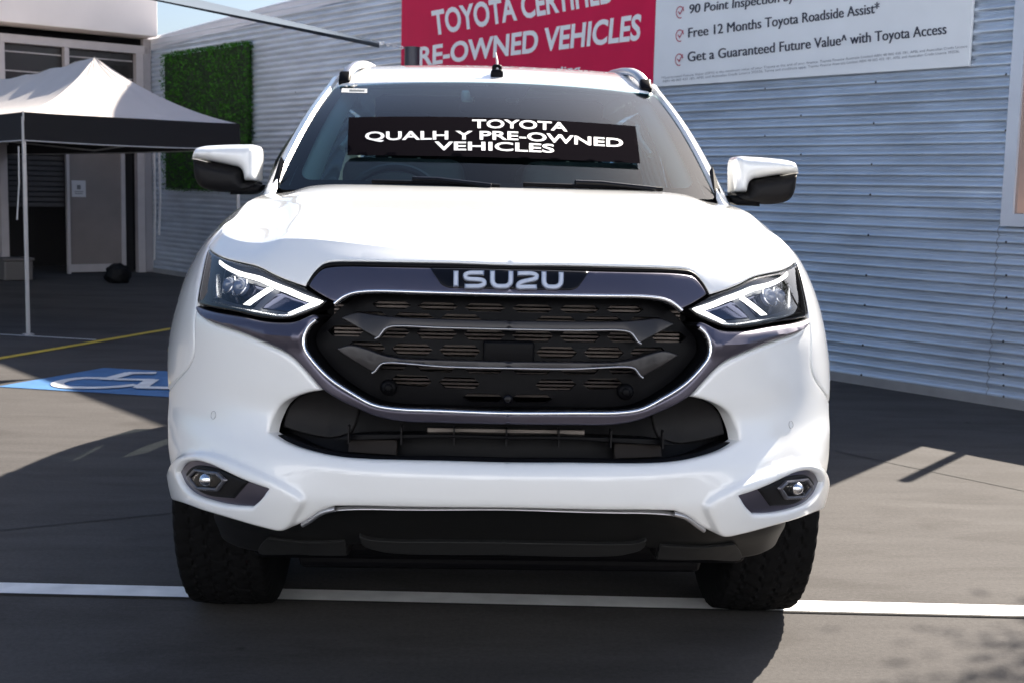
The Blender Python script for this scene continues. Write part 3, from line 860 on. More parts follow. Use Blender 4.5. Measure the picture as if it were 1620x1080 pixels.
# ------------------------------------------------------------------ shade sail and its post
SP = at_y(652, 85, 6.5)
o = thing('sail_post', 'dark steel post behind the car in front of the red sign', 'post', (SP[0], SP[1], 0))
MPST = mat('dark_post_paint', (.055, .055, .07), .4, metal=.3)
MB().tube([(SP[0], SP[1], 0), (SP[0], SP[1], at_y(652, 77, 6.5)[2])], .060, 20).build('pole', MPST, o, True)
MB().tube([(SP[0], SP[1], at_y(652, 77, 6.5)[2]-.003), (SP[0], SP[1], at_y(652, 75, 6.5)[2])], .064, 20).build('cap', MPST, o, True)
def cam_pt(x, y, depth):
    return CAM+rays([(x, y)])[0]*depth
MSAIL = mat('sail_fabric', (.15, .18, .22), .9, spec=.0, bump=.1, bscale=90)
sl = thing('shade_sail', 'grey blue shade sail corner stretched overhead towards the post', 'shade sail', cam_pt(420, 28, 9.0))
K0 = cam_pt(600, 68, 10.0)
E1 = [cam_pt(600-f*620, 69.5-f*.198*620, 10.0-f*4.3) for f in np.linspace(0, 1, 14)]
E2 = [cam_pt(600-f*620, 66.5-f*.233*620, 10.0-f*1.0) for f in np.linspace(0, 1, 14)]
V = []; F = []; nn = 8
for a, b in zip(E1, E2):
    for k in range(nn+1): V.append(a*(1-k/nn)+b*k/nn-UZ*.04*math.sin(math.pi*k/nn))
for i in range(13):
    for k in range(nn): F.append((i*(nn+1)+k, i*(nn+1)+k+1, (i+1)*(nn+1)+k+1, (i+1)*(nn+1)+k))
obj('fabric', V, F, MSAIL, sl, True)
ch = MB()
cpts = [cam_pt(602-f*-40, 68.3+f*.22*42, 10.0) for f in np.linspace(0, 1, 9)]
for i, (a, b) in enumerate(zip(cpts[:-1], cpts[1:])):
    c = (a+b)/2; t = (b-a)/np.linalg.norm(b-a); s = np.cross(t, UZ if i % 2 else (0, 1., 0)); s /= np.linalg.norm(s)
    ch.tube([c+t*.017*math.cos(q)+s*.010*math.sin(q) for q in np.linspace(0, 2*math.pi, 13)], .0035, 5, False)
ch.build('chain', MSLV, sl, True)

# ------------------------------------------------------------------ tree beyond the wall (throws the leafy shade at the lower right)
def tree(name, base, crown, r, n, label, seed=1):
    rng = random.Random(seed); base = np.array(base, float); crown = np.array(crown, float)
    t = thing(name, label, 'tree', base)
    mb = MB(); mid = base*.5+crown*.5+np.array([.1, -.1, 0])
    mb.tube([base, base*.75+mid*.25, mid, crown*.8+mid*.2, crown], [.13, .11, .09, .06, .03], 10)
    tips = []
    for k in range(9):
        a = rng.uniform(0, 6.28); q = rng.uniform(.1, .8); s = mid*(1-q)+crown*q
        d = np.array([math.cos(a), math.sin(a), rng.uniform(.1, .7)]); e_ = s+d*r*rng.uniform(.6, 1.05)
        mb.tube([s, (s+e_)/2+np.array([0, 0, .08]), e_], [.04, .025, .008], 6); tips += [e_, (s+e_)/2]
    mb.build('trunk', mat('bark', (.11, .085, .065), .9, var=.3, vscale=12, bump=.4), t)
    lf = MB(); tips.append(crown)
    for k in range(n):
        c = tips[rng.randrange(len(tips))]
        p = c+np.array([rng.gauss(0, 1), rng.gauss(0, 1), rng.gauss(0, .8)])*r*.22
        a = np.array([rng.gauss(0, 1) for _ in range(3)]); a /= np.linalg.norm(a); b = np.cross(a, (rng.random(), rng.random(), 1.)); b /= np.linalg.norm(b)
        L = rng.uniform(.04, .085); lf.add([p, p+a*L*.5+b*L*.25, p+a*L, p+a*L*.5-b*L*.25], [(0, 1, 2, 3)])
    lf.build('crown', mat('tree_leaves', (.06, .11, .03), .6, var=.4, vscale=3), t)
tree('tree', (5.7, 3.2, 0), (5.2, 3.55, 5.3), .80, 5200, 'leafy tree in the yard beyond the right end of the wall')

# ------------------------------------------------------------------ unseen showroom, added to bounce sunlight onto the car's nose
show = thing('bounce_showroom', 'pale rendered showroom with a row of windows, added out of view to bounce sunlight', 'building', (0, -13.2, 0))
MREN = mat('pale_render', (.62, .68, .78), .8, var=.03, vscale=1.5)
mb = MB(); mb.box((0, -13.6, 5.6), (46, .8, 5.2)); mb.box((0, -13.7, .35), (46, .6, .7))
for k in range(13): mb.box((-22.5+k*3.75, -13.6, 1.85), (1.5, .8, 2.3))
mb.build('wall', MREN, show)
for k in range(12):
    fr_ = MB().box((-20.6+k*3.75, -13.35, 1.85), (2.25, .06, 2.3)).build('window', MFRM, show)
    MB().box((-20.6+k*3.75, -13.31, 1.85), (2.1, .04, 2.15)).build('pane', mat('showroom_glass', (.02, .025, .03), .05) if k == 0 else bpy.data.materials['showroom_glass'], fr_)

# ================================================================== THE CAR (faces -Y, origin on the ground at the front axle)
car = thing('suv', 'white SUV parked nose on with its daytime lamps lit, over the white line', 'car')
# ---- lower body shell: plan curve x station profiles
PLAN = [(0, -.885), (.28, -.868), (.52, -.805), (.70, -.685), (.81, -.53), (.875, -.36), (.915, -.18), (.935, 0), (.94, .3), (.93, .6), (.928, 1.2),
        (.93, 2.0), (.935, 2.85), (.915, 3.3), (.87, 3.6), (.75, 3.80), (.45, 3.9), (0, 3.93)]
PLAN = np.array(PLAN); PS = np.concatenate([[0], np.cumsum(np.linalg.norm(np.diff(PLAN, axis=0), axis=1))])
MIRX = np.array([-1., 1]); pe = spline(np.concatenate([-PS[3:0:-1], PS]), np.concatenate([PLAN[3:0:-1]*MIRX, PLAN]))
UU = np.linspace(0, PS[-1], 1300)
WS = .066; NV = 14; WMAX = WS*(NV-1)
door = [(-.03, .24), (-.015, .29), (0, .35), (.002, .43), (.004, .51), (.004, .6), (.008, .69), (.010, .77), (.006, .85), (-.001, .92), (-.008, .98), (-.020, 1.04), (-.036, 1.09), (-.06, 1.135)]
ST = {
 0: [(-.13, .26), (-.10, .36), (-.05, .44), (.012, .512), (.034, .54), (.040, .596), (-.004, .645), (-.005, .70), (.008, .76), (0, .85), (-.025, .94), (-.046, 1.0), (-.072, 1.042), (-.135, 1.086)],
 1: [(-.12, .26), (-.10, .355), (-.05, .435), (.012, .502), (.036, .54), (.040, .596), (-.006, .648), (-.012, .70), (.0, .765), (-.004, .85), (-.027, .94), (-.048, 1.0), (-.075, 1.042), (-.138, 1.088)],
 2: [(-.10, .25), (-.08, .34), (-.012, .415), (.018, .47), (.034, .545), (.022, .605), (-.012, .655), (-.032, .71), (-.024, .77), (-.022, .85), (-.037, .93), (-.062, .99), (-.098, 1.048), (-.160, 1.100)],
 3: [(-.09, .25), (-.06, .34), (-.005, .42), (.010, .48), (.012, .55), (.0, .61), (-.02, .67), (-.028, .73), (-.028, .79), (-.030, .86), (-.045, .93), (-.075, .99), (-.112, 1.043), (-.165, 1.086)],
 5: [(-.06, .25), (-.04, .34), (-.008, .43), (.002, .49), (.010, .56), (.010, .62), (.002, .68), (-.003, .74), (-.010, .80), (-.022, .87), (-.042, .94), (-.068, 1.0), (-.10, 1.053), (-.140, 1.095)],
 7: [(-.03, .25), (-.02, .31), (.0, .39), (.010, .47), (.018, .55), (.022, .63), (.022, .70), (.014, .76), (.002, .82), (-.014, .88), (-.035, .95), (-.065, 1.02), (-.105, 1.08), (-.175, 1.13)],
 8: [(-.03, .25), (-.018, .30), (0, .37), (.004, .45), (.010, .53), (.014, .61), (.016, .69), (.012, .76), (.003, .83), (-.008, .89), (-.028, .96), (-.055, 1.04), (-.095, 1.105), (-.165, 1.155)],
 9: [(-.03, .25), (-.018, .30), (0, .36), (0, .44), (.003, .52), (.005, .60), (.010, .69), (.010, .76), (.005, .83), (-.004, .90), (-.018, .97), (-.043, 1.05), (-.083, 1.125), (-.15, 1.185)],
 10: door, 11: door,
 12: [(-.03, .25), (-.02, .31), (.0, .39), (.008, .47), (.015, .55), (.018, .63), (.018, .70), (.012, .76), (.004, .84), (-.002, .92), (-.010, .99), (-.020, 1.05), (-.036, 1.105), (-.06, 1.155)],
 13: door,
 15: [(-.08, .28), (-.03, .35), (.01, .42), (.025, .49), (.03, .56), (.025, .63), (.005, .70), (.0, .76), (0, .84), (0, .92), (-.005, .99), (-.015, 1.05), (-.03, 1.105), (-.05, 1.155)],
 17: [(-.10, .30), (-.04, .36), (.02, .42), (.04, .49), (.045, .56), (.035, .63), (.0, .70), (.0, .76), (0, .84), (0, .92), (-.005, .99), (-.015, 1.05), (-.03, 1.105), (-.05, 1.155)],
}
ks = sorted(ST); SP_ = np.array([ST[k] for k in ks])            # station, knot, (d,z)
# hood height field
HC = pchip([-.95, -.80, -.775, -.75, -.72, -.67, -.60, -.40, 0, .35, .7], np.array([.88, 1.040, 1.065, 1.083, 1.097, 1.109, 1.121, 1.147, 1.192, 1.233, 1.250]))
HS = pchip([0, .06, .25, .45, .53, .60, .66, .72, .78, .86], np.array([0, -.0001, -.003, -.009, -.018, -.042, -.052, -.056, -.072, -.13]))
def hood_z(x, y):
    k = np.interp(y, [-.8, -.5, .3, .7], [1.02, 1.0, .88, .86])
    return HC(y)+HS(np.abs(x)*k)
prof = pchip(np.concatenate([[-PS[2], -PS[1]], PS[ks]]), np.concatenate([SP_[2:0:-1], SP_]))(UU)                                     # (nu, knot, 2)
C_ = pe(UU); Tn = np.gradient(C_, axis=0); Tn /= np.linalg.norm(Tn, axis=1, keepdims=True)
NN = np.stack([Tn[:, 1], -Tn[:, 0]], 1)                           # outward
VV = np.linspace(0, NV-1, 240)
pv = pchip(np.arange(NV), np.swapaxes(prof, 0, 1))(VV)            # (nv, nu, 2)
D_ = pv[..., 0].T; Z_ = pv[..., 1].T
XY = C_[:, None, :]+NN[:, None, :]*D_[..., None]
top = XY[:, -1]; wgt = np.clip((VV-8)/5, 0, 1)**2
ufr = np.interp(top[:, 1], [.30, .62], [1, 0])*(UU < PS[10])
dz = (hood_z(top[:, 0], top[:, 1])-Z_[:, -1])*ufr
Z_ = Z_+dz[:, None]*wgt[None, :]
TABLE = np.concatenate([XY, Z_[..., None]], 2)
BODY = Surf(TABLE, 0, PS[-1], 0, WMAX)
if BODY.N[10, 100] @ np.array([0, -1, 0]) < 0: BODY.N = -BODY.N
UMAXF = PS[9]
UE = BODY.from_px
def at_u(Y, z):
    """body coordinates at length Y and height z on the flank"""
    i = np.argmin(np.abs(C_[:, 1]-Y)+(UU < PS[3])*9); col = Z_[i]; return np.array([UU[i], np.interp(z, col, VV)*WS])
def topu(Y):
    i = np.argmin(np.abs(C_[:, 1]-Y)+(UU < PS[3])*9); return np.array([UU[i], WMAX])
def trace(items, closed=True, step=.009, center=False):
    """items: (px,py[,'c']) photo points of the left half; ('C',py) on the centre line; ('u',Y,z[,'c']); ('t',Y[,'c']) top edge; ('uw',u,w)"""
    P = []; cr = []
    for it in items:
        c = it[-1] == 'c'
        k_ = items.index(it); nb = items[1] if k_ == 0 else items[k_-1]
        if it[0] == 'C' and not isinstance(nb[0], str) and nb[0] >= 600:
            P.append(np.array([0., UE([nb[:2]], UMAXF)[0][1]])); c = True       # level with the point beside it
        elif it[0] == 'C':
            # centre line: row py seen at the middle of the car
            zs = project(TABLE[0]); j = np.argmin(np.abs(zs[:, 1]-it[1])+(np.arange(len(zs)) < 20)*99); P.append(np.array([0., VV[j]*WS])); c = True
        elif it[0] == 'u': P.append(at_u(it[1], it[2]))
        elif it[0] == 't': P.append(topu(it[1]))
        elif it[0] == 'uw': P.append(np.array([it[1], it[2]]))
        else: P.append(UE([it[:2]], UMAXF)[0])
        cr.append(c)
    out = curve(P, cr, closed, step)
    if center:
        for p in out:
            if p[0] < 0: p[0] = 0
    return out
def dedupe(L):
    o = []
    for p in L:
        if not o or np.linalg.norm(p-o[-1]) > 5e-4: o.append(p)
    if np.linalg.norm(o[0]-o[-1]) < 5e-4: o.pop()
    return o
_trace = trace
def trace(items, closed=True, step=.009, center=False):
    r = _trace(items, closed, step, center); return dedupe(r) if closed else r

# ---- outlines traced from the photograph's left half
FOG = trace([(287, 746, 'c'), (296, 733), (312, 728), (337, 733), (429, 771, 'c'), (418, 786), (404, 799, 'c'), (370, 797), (335, 789), (308, 777), (294, 762)])
bump_low = [(530, 801, 'c'), (508, 808), (488, 821), (467, 832), (447, 837), (418, 831), (378, 820), (330, 806), (302, 796)]
lowgrille_edge = [(508, 617, 'c'), (486, 621), (456, 632), (440, 645), (428, 667), (423, 684, 'c'), (452, 700), (500, 714), (540, 721), (580, 724)]
BUMPER = trace([('C', 803)]+[(700, 803)]+bump_low+[('u', -.485, .425, 'c'), ('u', -.475, .50), ('u', -.44, .60), ('u', -.385, .69, 'c'), (305, 560), (310, 487, 'c'), (330, 506), (400, 534), (455, 561), (480, 584)]+lowgrille_edge+[(700, 727), ('C', 728)], center=True)
arch = lambda a, r=.487: ('u', -r*math.cos(a), .385+r*math.sin(a))
FENDER = trace([(310, 487, 'c'), (305, 560), ('u', -.385, .69, 'c')]+[arch(a) for a in np.radians([52, 68, 84, 100, 116, 132, 148, 162])]+[('u', .487, .40, 'c'), ('u', .49, .30, 'c'), ('u', .66, .30, 'c'), ('u', .655, .7), ('t', .66, 'c')]+[('t', y) for y in (.5, .3, .1, -.1, -.25)]+[(329, 392, 'c'), (320, 425), (312, 465)])
nose_low = [(515, 415), (503, 424), (482, 452, 'c'), (440, 437), (390, 416), (329, 391, 'c')]
utop = UE([(329, 391)], UMAXF)[0][0]
HOODN = trace([('C', 416), (700, 414), (560, 412)]+nose_low+[('uw', utop, WMAX, 'c')]+[('uw', q, WMAX) for q in np.arange(utop-.012, .006, -.012)]+[('uw', 0, WMAX, 'c')], center=True)
LAMP = trace([(329, 394, 'c'), (390, 419), (440, 440), (482, 457), (517, 476, 'c'), (507, 486), (485, 496), (457, 505), (433, 506), (404, 502), (359, 492), (311, 481, 'c'), (313, 465), (320, 428)])
UTRIM = trace([('C', 427), (700, 425), (530, 423), (511, 427), (499, 438), (489, 453, 'c'), (533, 480, 'c'), (545, 470), (558, 464), (577, 461), (700, 463), ('C', 464)], center=True)
chrome_low = [(502, 507), (490, 518), (482, 537), (484, 551), (495, 568), (519, 594), (558, 621), (593, 639), (628, 645), (700, 648)]
STRIM = trace([('C', 652), (700, 651), (627, 648), (592, 642), (556, 624), (517, 597), (492, 569), (481, 551), (479, 537), (488, 518), (503, 503, 'c'), (497, 498), (466, 509), (430, 510), (380, 501), (311, 484, 'c'), (330, 504), (400, 532), (455, 559), (481, 583), (509, 615, 'c'), (530, 629), (560, 644), (600, 660), (640, 667), (700, 669), ('C', 669)], center=True)
GRILLE = trace([('C', 467), (700, 466), (577, 464), (556, 468), (530, 483), (503, 508), (490, 520), (483, 537), (485, 551), (496, 568), (520, 594), (559, 621), (594, 639), (628, 645), (700, 648), ('C', 649)], center=True)
LOWG = trace([('C', 668), (700, 668), (640, 666), (600, 658), (560, 641), (512, 620), (470, 625), (450, 633), (430, 660), (422, 685, 'c'), (452, 702), (500, 716), (560, 725), (700, 729), ('C', 730)], center=True)

# ---- white panels
POD = np.array(trace([(262, 760), (276, 728), (300, 714), (345, 715), (440, 755), (486, 788), (474, 818), (447, 845), (370, 830), (290, 806)]))
def podf(V):
    dd = seg_dist(V, POD, np.roll(POD, -1, 0)); i = inside(V, POD); t = np.clip(dd/.014, 0, 1); return np.where(i, .015*t*t*(3-2*t), 0)
def pod_row(q):
    o = []
    for i in range(len(POD)):
        t = POD[(i+1) % len(POD)]-POD[i-1]; L = np.linalg.norm(t); nn = np.array([-t[1], t[0]])/max(L, 1e-9)
        for s in ((1, -1) if q else (1,)):
            p = POD[i]+nn*q*s
            if q == 0 or inside(p[None], POD)[0]: o.append(p)
    return np.array(o)
panel('bumper', BODY, [BUMPER, FOG], MW, car, off=podf, r=.010, thick=.035, h=.013, center=True, more=np.concatenate([pod_row(q) for q in (0, .0035, .007, .0105, .014)]))
panel('front_fender', BODY, [FENDER], MW, car, r=.004, thick=.03, h=.03)
# hood: nose part on the shell + top height field in one mesh
V, T, bd, d = triangulate([HOODN], .02, .004, True, free=lambda a, b: abs(a[1]-WMAX) < 1e-6 and abs(b[1]-WMAX) < 1e-6)
P = BODY.pos(V); N = BODY.nrm(V); P[np.abs(V[:, 0]) < 1e-6, 0] = 0; N[np.abs(V[:, 0]) < 1e-6, 0] = 0; rr = .004; dd = np.clip(d, 0, rr); P = P-N*(rr-np.sqrt(np.maximum(rr*rr-(rr-dd)**2, 0)))[:, None]
istop = np.abs(V[:, 1]-WMAX) < 1e-6
edge = [BODY.pos(np.array([q]))[0] for q in HOODN if abs(q[1]-WMAX) < 1e-6]
edge = [p for p in edge]; edge.sort(key=lambda p: p[0]); 
outer = edge[-1]
side = [BODY.pos(np.array([[q, WMAX]]))[0] for q in np.arange(utop+.02, topu(.56)[0], .02)]
cowl = [(x, .335+.50*x*x) for x in np.linspace(.735, 0, 40)]
loop = [tuple(p[:2]) for p in edge]+[(p[0]-.004, p[1]) for p in side if p[1] < .58]+[c for c in cowl]
loop = dedupe([np.array(p) for p in loop]); loop[0][0] = 0; loop[-1][0] = 0
Hv, Ht, Hb, Hd = triangulate([loop], .022, 0, True)
HP = np.column_stack([Hv, hood_z(Hv[:, 0], Hv[:, 1])])
bm = bmesh.new()
for sgn in (1, -1):
    for PP, TT in ((P, T), (HP, Ht)):
        vs = [bm.verts.new((p[0]*sgn, p[1], p[2])) for p in PP]
        for f in TT:
            try: bm.faces.new([vs[i] for i in f])
            except ValueError: pass
bmesh.ops.remove_doubles(bm, verts=bm.verts[:], dist=.0007)
bmesh.ops.recalc_face_normals(bm, faces=bm.faces[:])
bm.normal_update()
if sum(f.normal.z*f.calc_area() for f in bm.faces) < 0: bmesh.ops.reverse_faces(bm, faces=bm.faces[:])
be = [e for e in bm.edges if e.is_boundary]
r_ = bmesh.ops.extrude_edge_only(bm, edges=be)
for v in r_['geom']:
    if isinstance(v, bmesh.types.BMVert): v.co += Vector((0, .032, -.004)) if v.co.y < -.40 else Vector((-.02*v.co.x, 0, -.022))
me = bpy.data.meshes.new('hood'); bm.to_mesh(me); bm.free(); me.materials.append(MW)
me.polygons.foreach_set('use_smooth', [True]*len(me.polygons)); me.set_sharp_from_angle(angle=math.radians(42))
hood = link(bpy.data.objects.new('hood', me), car)

# ---- doors, quarter panel, rear bumper and tailgate (flank and rear)
def seam(Y): return [('u', Y, z) for z in (.45, .6, .75, .9, 1.0)]
def flank(name, y0, y1, zlow=.30):
    L = trace([('u', y0, zlow, 'c')]+[('u', y, zlow) for y in np.arange(y0+.2, y1-.1, .2)]+[('u', y1, zlow, 'c')]+seam(y1)+[('t', y1, 'c')]+[('t', y) for y in np.arange(y1-.15, y0+.1, -.15)]+[('t', y0, 'c')]+seam(y0)[::-1], step=.03)
    return panel(name, BODY, [L], MW, car, r=.004, thick=.02, h=.05)
fdo = flank('front_door', .666, 1.66); rdo = flank('rear_door', 1.668, 2.36)
rarch = lambda a, r=.487: ('u', 2.855-r*math.cos(a), .385+r*math.sin(a))
QP = trace([('u', 2.366, .30, 'c'), ('u', 2.368, .40, 'c')]+[rarch(a) for a in np.radians([15, 35, 55, 75, 95, 115, 135, 155])]+[('u', 3.342, .45, 'c'), ('u', 3.36, .6), ('u', 3.40, .74, 'c'), ('u', 3.60, .76, 'c'), ('t', 3.62, 'c')]+[('t', y) for y in np.arange(3.5, 2.45, -.15)]+[('t', 2.366, 'c')]+seam(2.366)[::-1], step=.03)
panel('quarter_panel', BODY, [QP], MW, car, r=.004, thick=.02, h=.05)
ue = PS[-1]
def rear_part(name, L, M):
    V, T, bd, d = triangulate([L], .05, 0)
    P = BODY.pos(V); 
    obj(name, np.concatenate([P, P*[-1, 1, 1]]), [tuple(f) for f in T]+[tuple(i+len(P) for i in reversed(f)) for f in T], M, car, True, 50)
u36 = at_u(3.36, .6)[0]; u37 = at_u(3.62, .9)[0]
rear_part('rear_bumper', [np.array(q) for q in ((u36, .06), (u36+.02, .42), (u37, .47), (ue-.5, .47), (ue, .47), (ue, .06))], MW)
rear_part('tailgate', [np.array(q) for q in ((u37, .475), (u37, WMAX), (ue-.4, WMAX), (ue, WMAX), (ue, .475))], MW)
sill = MB()
for s in (-1, 1): sill.box((s*.88, 1.42, .265), (.10, 1.85, .06), bev=.015)
for s in (-1, 1):
    MB().box((s*.87, 1.42, .26), (.13, 1.84, .05), bev=.015).build('side_step', MGRY, car, True)

# ---- front dark parts
def ridge(V):
    pts = np.array(ridge_line); dd = seg_dist(V, pts[:-1], pts[1:]); return .002+.015*np.maximum(0, 1-dd/.024)
ridge_line = UE([(313, 494), (390, 517), (450, 532), (478, 532)], UMAXF)
panel('grille_surround', BODY, [STRIM], MSAT, car, wall=MBLK, off=ridge, r=.007, thick=.07, h=.011, center=True)
panel('badge_bar', BODY, [UTRIM], MSAT, car, wall=MBLK, off=.004, r=.004, thick=.07, h=.012, center=True)
BADGE = trace([('C', 428), (750, 426), (681, 425, 'c'), (692, 442), (700, 452), (711, 456, 'c'), (750, 457), ('C', 457)], center=True)
bp_ = panel('badge_plate', BODY, [BADGE], MGLB, car, off=.0075, r=.004, thick=.004, h=.012, center=True)[0]
ribbon('chrome_trim', BODY, trace(chrome_low+[('C', 649)], closed=False), MCHR, car, .009, .004, .006, center=True)
ribbon('chrome_trim', BODY, trace([(531, 482), (544, 472), (558, 466), (577, 463), (700, 465), ('C', 466)], closed=False), MCHR, car, .009, .005, .006, center=True)
# dark backing behind everything on the nose
BACK = trace([('C', 412), (520, 409), (490, 440), (440, 424), (326, 388, 'c'), (309, 480, 'c'), (400, 540), (500, 620), (440, 640), (415, 685, 'c'), (500, 722), (640, 734), ('C', 735)], center=True)
panel('nose_backing', BODY, [BACK], MBLK, car, off=-.17, r=0, thick=0, h=.03, center=True)
# seal strip between bonnet and badge bar
ribbon('hood_seal', BODY, trace([(487, 451), (499, 432), (513, 420), (535, 417), (700, 419), ('C', 420)], closed=False), MBLK, car, .014, -.008, .010, center=True)
# lettering of the badge (right half of the word is not the mirror of the left: both given in photo pixels)
BODYR = Surf(TABLE[:260], 0, UU[259], 0, WMAX, mirror=False)
if BODYR.N[10, 100] @ np.array([0, -1, 0]) < 0: BODYR.N = -BODYR.N
def badge_pt(px):
    px = np.array(px, float); P = []; N = []; NT = []
    xm = project(BODY.pos(np.array([[0, BADGE[0][1]*.5+BADGE[-1][1]*.5]])))[0][0]
    for p in px:
        if p[0] < xm: q = UE([p], UMAXF); P.append(BODY.pos(q)[0]*[-1, 1, 1]); n = BODY.nrm(q)[0]*[-1, 1, 1]
        else: q = BODYR.from_px([p]); P.append(BODYR.pos(q)[0]); n = BODYR.nrm(q)[0]
        n[0] *= .2; NT.append(n.copy()); n[2] *= .25; N.append(n/np.linalg.norm(n))
    n = np.mean(NT, 0); n /= np.linalg.norm(n)
    return np.array(P)+np.array(N)*.0128, n
def letter(paths, wd=.0118):
    res = []
    for M, w2, h in ((MSLV, wd, .0), (mat('badge_inlay', (.62, .66, .74), .45, metal=.2), wd*.62, .0012)):
        mb = MB()
        for pth in paths:
            W, n = badge_pt(pth); W = catmull(list(W), False, .004) if len(W) > 2 else list(W)
            k = len(W); V = []; F = []
            for i in range(k):
                t = W[min(i+1, k-1)]-W[max(i-1, 0)]; t /= np.linalg.norm(t); s = np.cross(n, t); e0 = -t*(w2*.0) if i == 0 else 0
                c = W[i]+n*h
                if M is not MSLV and i in (0, k-1): c = c+(t if i == 0 else -t)*.0028
                V += [c-s*w2/2-n*.006, c-s*w2/2, c+s*w2/2, c+s*w2/2-n*.006]
            for i in range(k-1):
                for q in range(3): F.append((i*4+q, i*4+q+1, i*4+5+q, i*4+4+q))
            F += [(0, 1, 2, 3), (k*4-1, k*4-2, k*4-3, k*4-4)]
            mb.add(V, F)
        res.append(mb.build('letter', M, bp_))
def rr_path(P): return P
letter([[(721.5, 430), (721.5, 442), (721.5, 453.5)]])
letter([[(766, 433), (752, 433), (743, 433.3), (736.5, 436), (738, 441), (748, 442.7), (756, 443), (764.5, 445), (766, 449.5), (759, 453), (750, 453.4), (735, 453.4)]])
letter([[(779, 430), (779, 441), (779.5, 448), (784, 452.5), (793, 453.5), (802, 452.7), (807, 448.5), (807.8, 441), (807.8, 430.5)]])
letter([[(818, 434), (833, 434), (842, 434.3), (848, 437), (847, 441.5), (838, 444), (829, 446), (821.5, 449), (819.5, 454), (834, 454.3), (849, 454.3)]])
letter([[(860, 431.3), (860, 442), (860.5, 449), (865, 453.5), (873, 454.5), (881, 453.7), (886, 449.5), (887, 442), (887, 432)]])

# grille mesh with long hexagonal holes, radiator behind
gp_ = np.array(GRILLE); wlo, whi = gp_[:, 1].min(), gp_[:, 1].max()
holes = []
row = 0; wy = wlo+.024
while wy < whi-.014:
    n0 = -.056 if row % 2 else 0.
    for kx in range(0, 7):
        cx = n0+kx*.112+.056
        hx = [(cx-.048, wy), (cx-.034, wy+.0095), (cx+.034, wy+.0095), (cx+.048, wy), (cx+.034, wy-.0095), (cx-.034, wy-.0095)]
        if row % 2 and kx == 0: continue
        hh = np.array(hx)
        if inside(hh, gp_).all() and seg_dist(hh, gp_, np.roll(gp_, -1, 0)).min() > .016 or (inside(hh, gp_).all() and abs(hh[:, 0]).min() < .06): holes.append([np.array(q) for q in hx])
    wy += .0262; row += 1
panel('grille_mesh', BODY, [GRILLE]+holes, MBLK, car, off=-.048, r=0, thick=.012, h=.03, center=True)
mb = MB()
for i in range(28): mb.box((0, -.732, .752+i*.0088), (.80, .03, .0045))
rad = mb.build('radiator', MRAD, car); MB().box((0, -.705, .87), (.84, .01, .26)).build('radiator_core', MBLK, rad)
def sub(cx0, y0, x1, y1): return [(cx0, y0), (x1, y1)]
# two bars with turned-up ends, chrome edge below each
UBAR = trace([('C', 507), (700, 505), (612, 501), (585, 498), (556, 495), (530, 503, 'c'), (560, 519), (591, 535, 'c'), (597, 534), (606, 521), (617, 516), (700, 518), ('C', 519)], center=True)
LBAR = trace([('C', 572), (700, 570), (640, 568), (606, 563), (575, 553), (545, 547), (522, 553, 'c'), (550, 572), (586, 590, 'c'), (591, 588), (600, 577), (612, 574), (700, 580), ('C', 582)], center=True)
MBAR = mat('grille_bar', (.022, .020, .022), .3, metal=.4, coat=.15)
def fang(V):
    return -.012+.020*np.clip((V[:, 0]-.20)/.16, 0, 1)*0-.016*np.clip((V[:, 0]-.27)/.08, 0, 1)
panel('grille_bar', BODY, [UBAR], MBAR, car, off=fang, r=.0022, thick=.035, h=.03, center=True)
panel('grille_bar', BODY, [LBAR], MBAR, car, off=fang, r=.0022, thick=.035, h=.03, center=True)
ribbon('bar_trim', BODY, trace([(592, 535), (598, 532), (607, 520), (618, 515.5), (700, 517.5), ('C', 519)], closed=False), MSLV, car, .0045, -.009, .004, center=True)
ribbon('bar_trim', BODY, trace([(587, 590), (592, 587), (601, 576), (613, 573.5), (700, 579.5), ('C', 582)], closed=False), MSLV, car, .0045, -.009, .004, center=True)
# sensor housing in the middle, small camera and ring, two parking sensors
c0 = BODY.pos(np.array([[0, (wlo+whi)/2]]))[0]
MB().box((0, c0[1]+.034, .862), (.115, .03, .062), bev=.008).build('radar_housing', MBLK, car, True)
MB().ellip((0, c0[1]+.008, .765), (.011, .008, .011)).build('front_camera', MGLB, car, True)
for sx in (-1, 1):
    p = BODY.pos(UE([(613, 617)], UMAXF))[0]; mb = MB().ellip((sx*p[0], p[1]+.042, p[2]), (.019, .012, .019)); mb.ellip((sx*p[0], p[1]+.032, p[2]), (.010, .006, .010)); mb.build('parking_sensor', MBLK, car, True)
    q = UE([(338, 656)], UMAXF); p = BODY.pos(q)[0]; n = BODY.nrm(q)[0]
    a = np.cross(n, UZ); a /= np.linalg.norm(a); b = np.cross(n, a); F = np.array([sx, 1, 1])
    mb = MB(); mb.tube([(p+n*.0008+(a*math.cos(t)+b*math.sin(t))*.0095)*F for t in np.linspace(0, 2*math.pi, 25)], .0008, 5, False); mb.build('parking_sensor', MSLV, car, True)

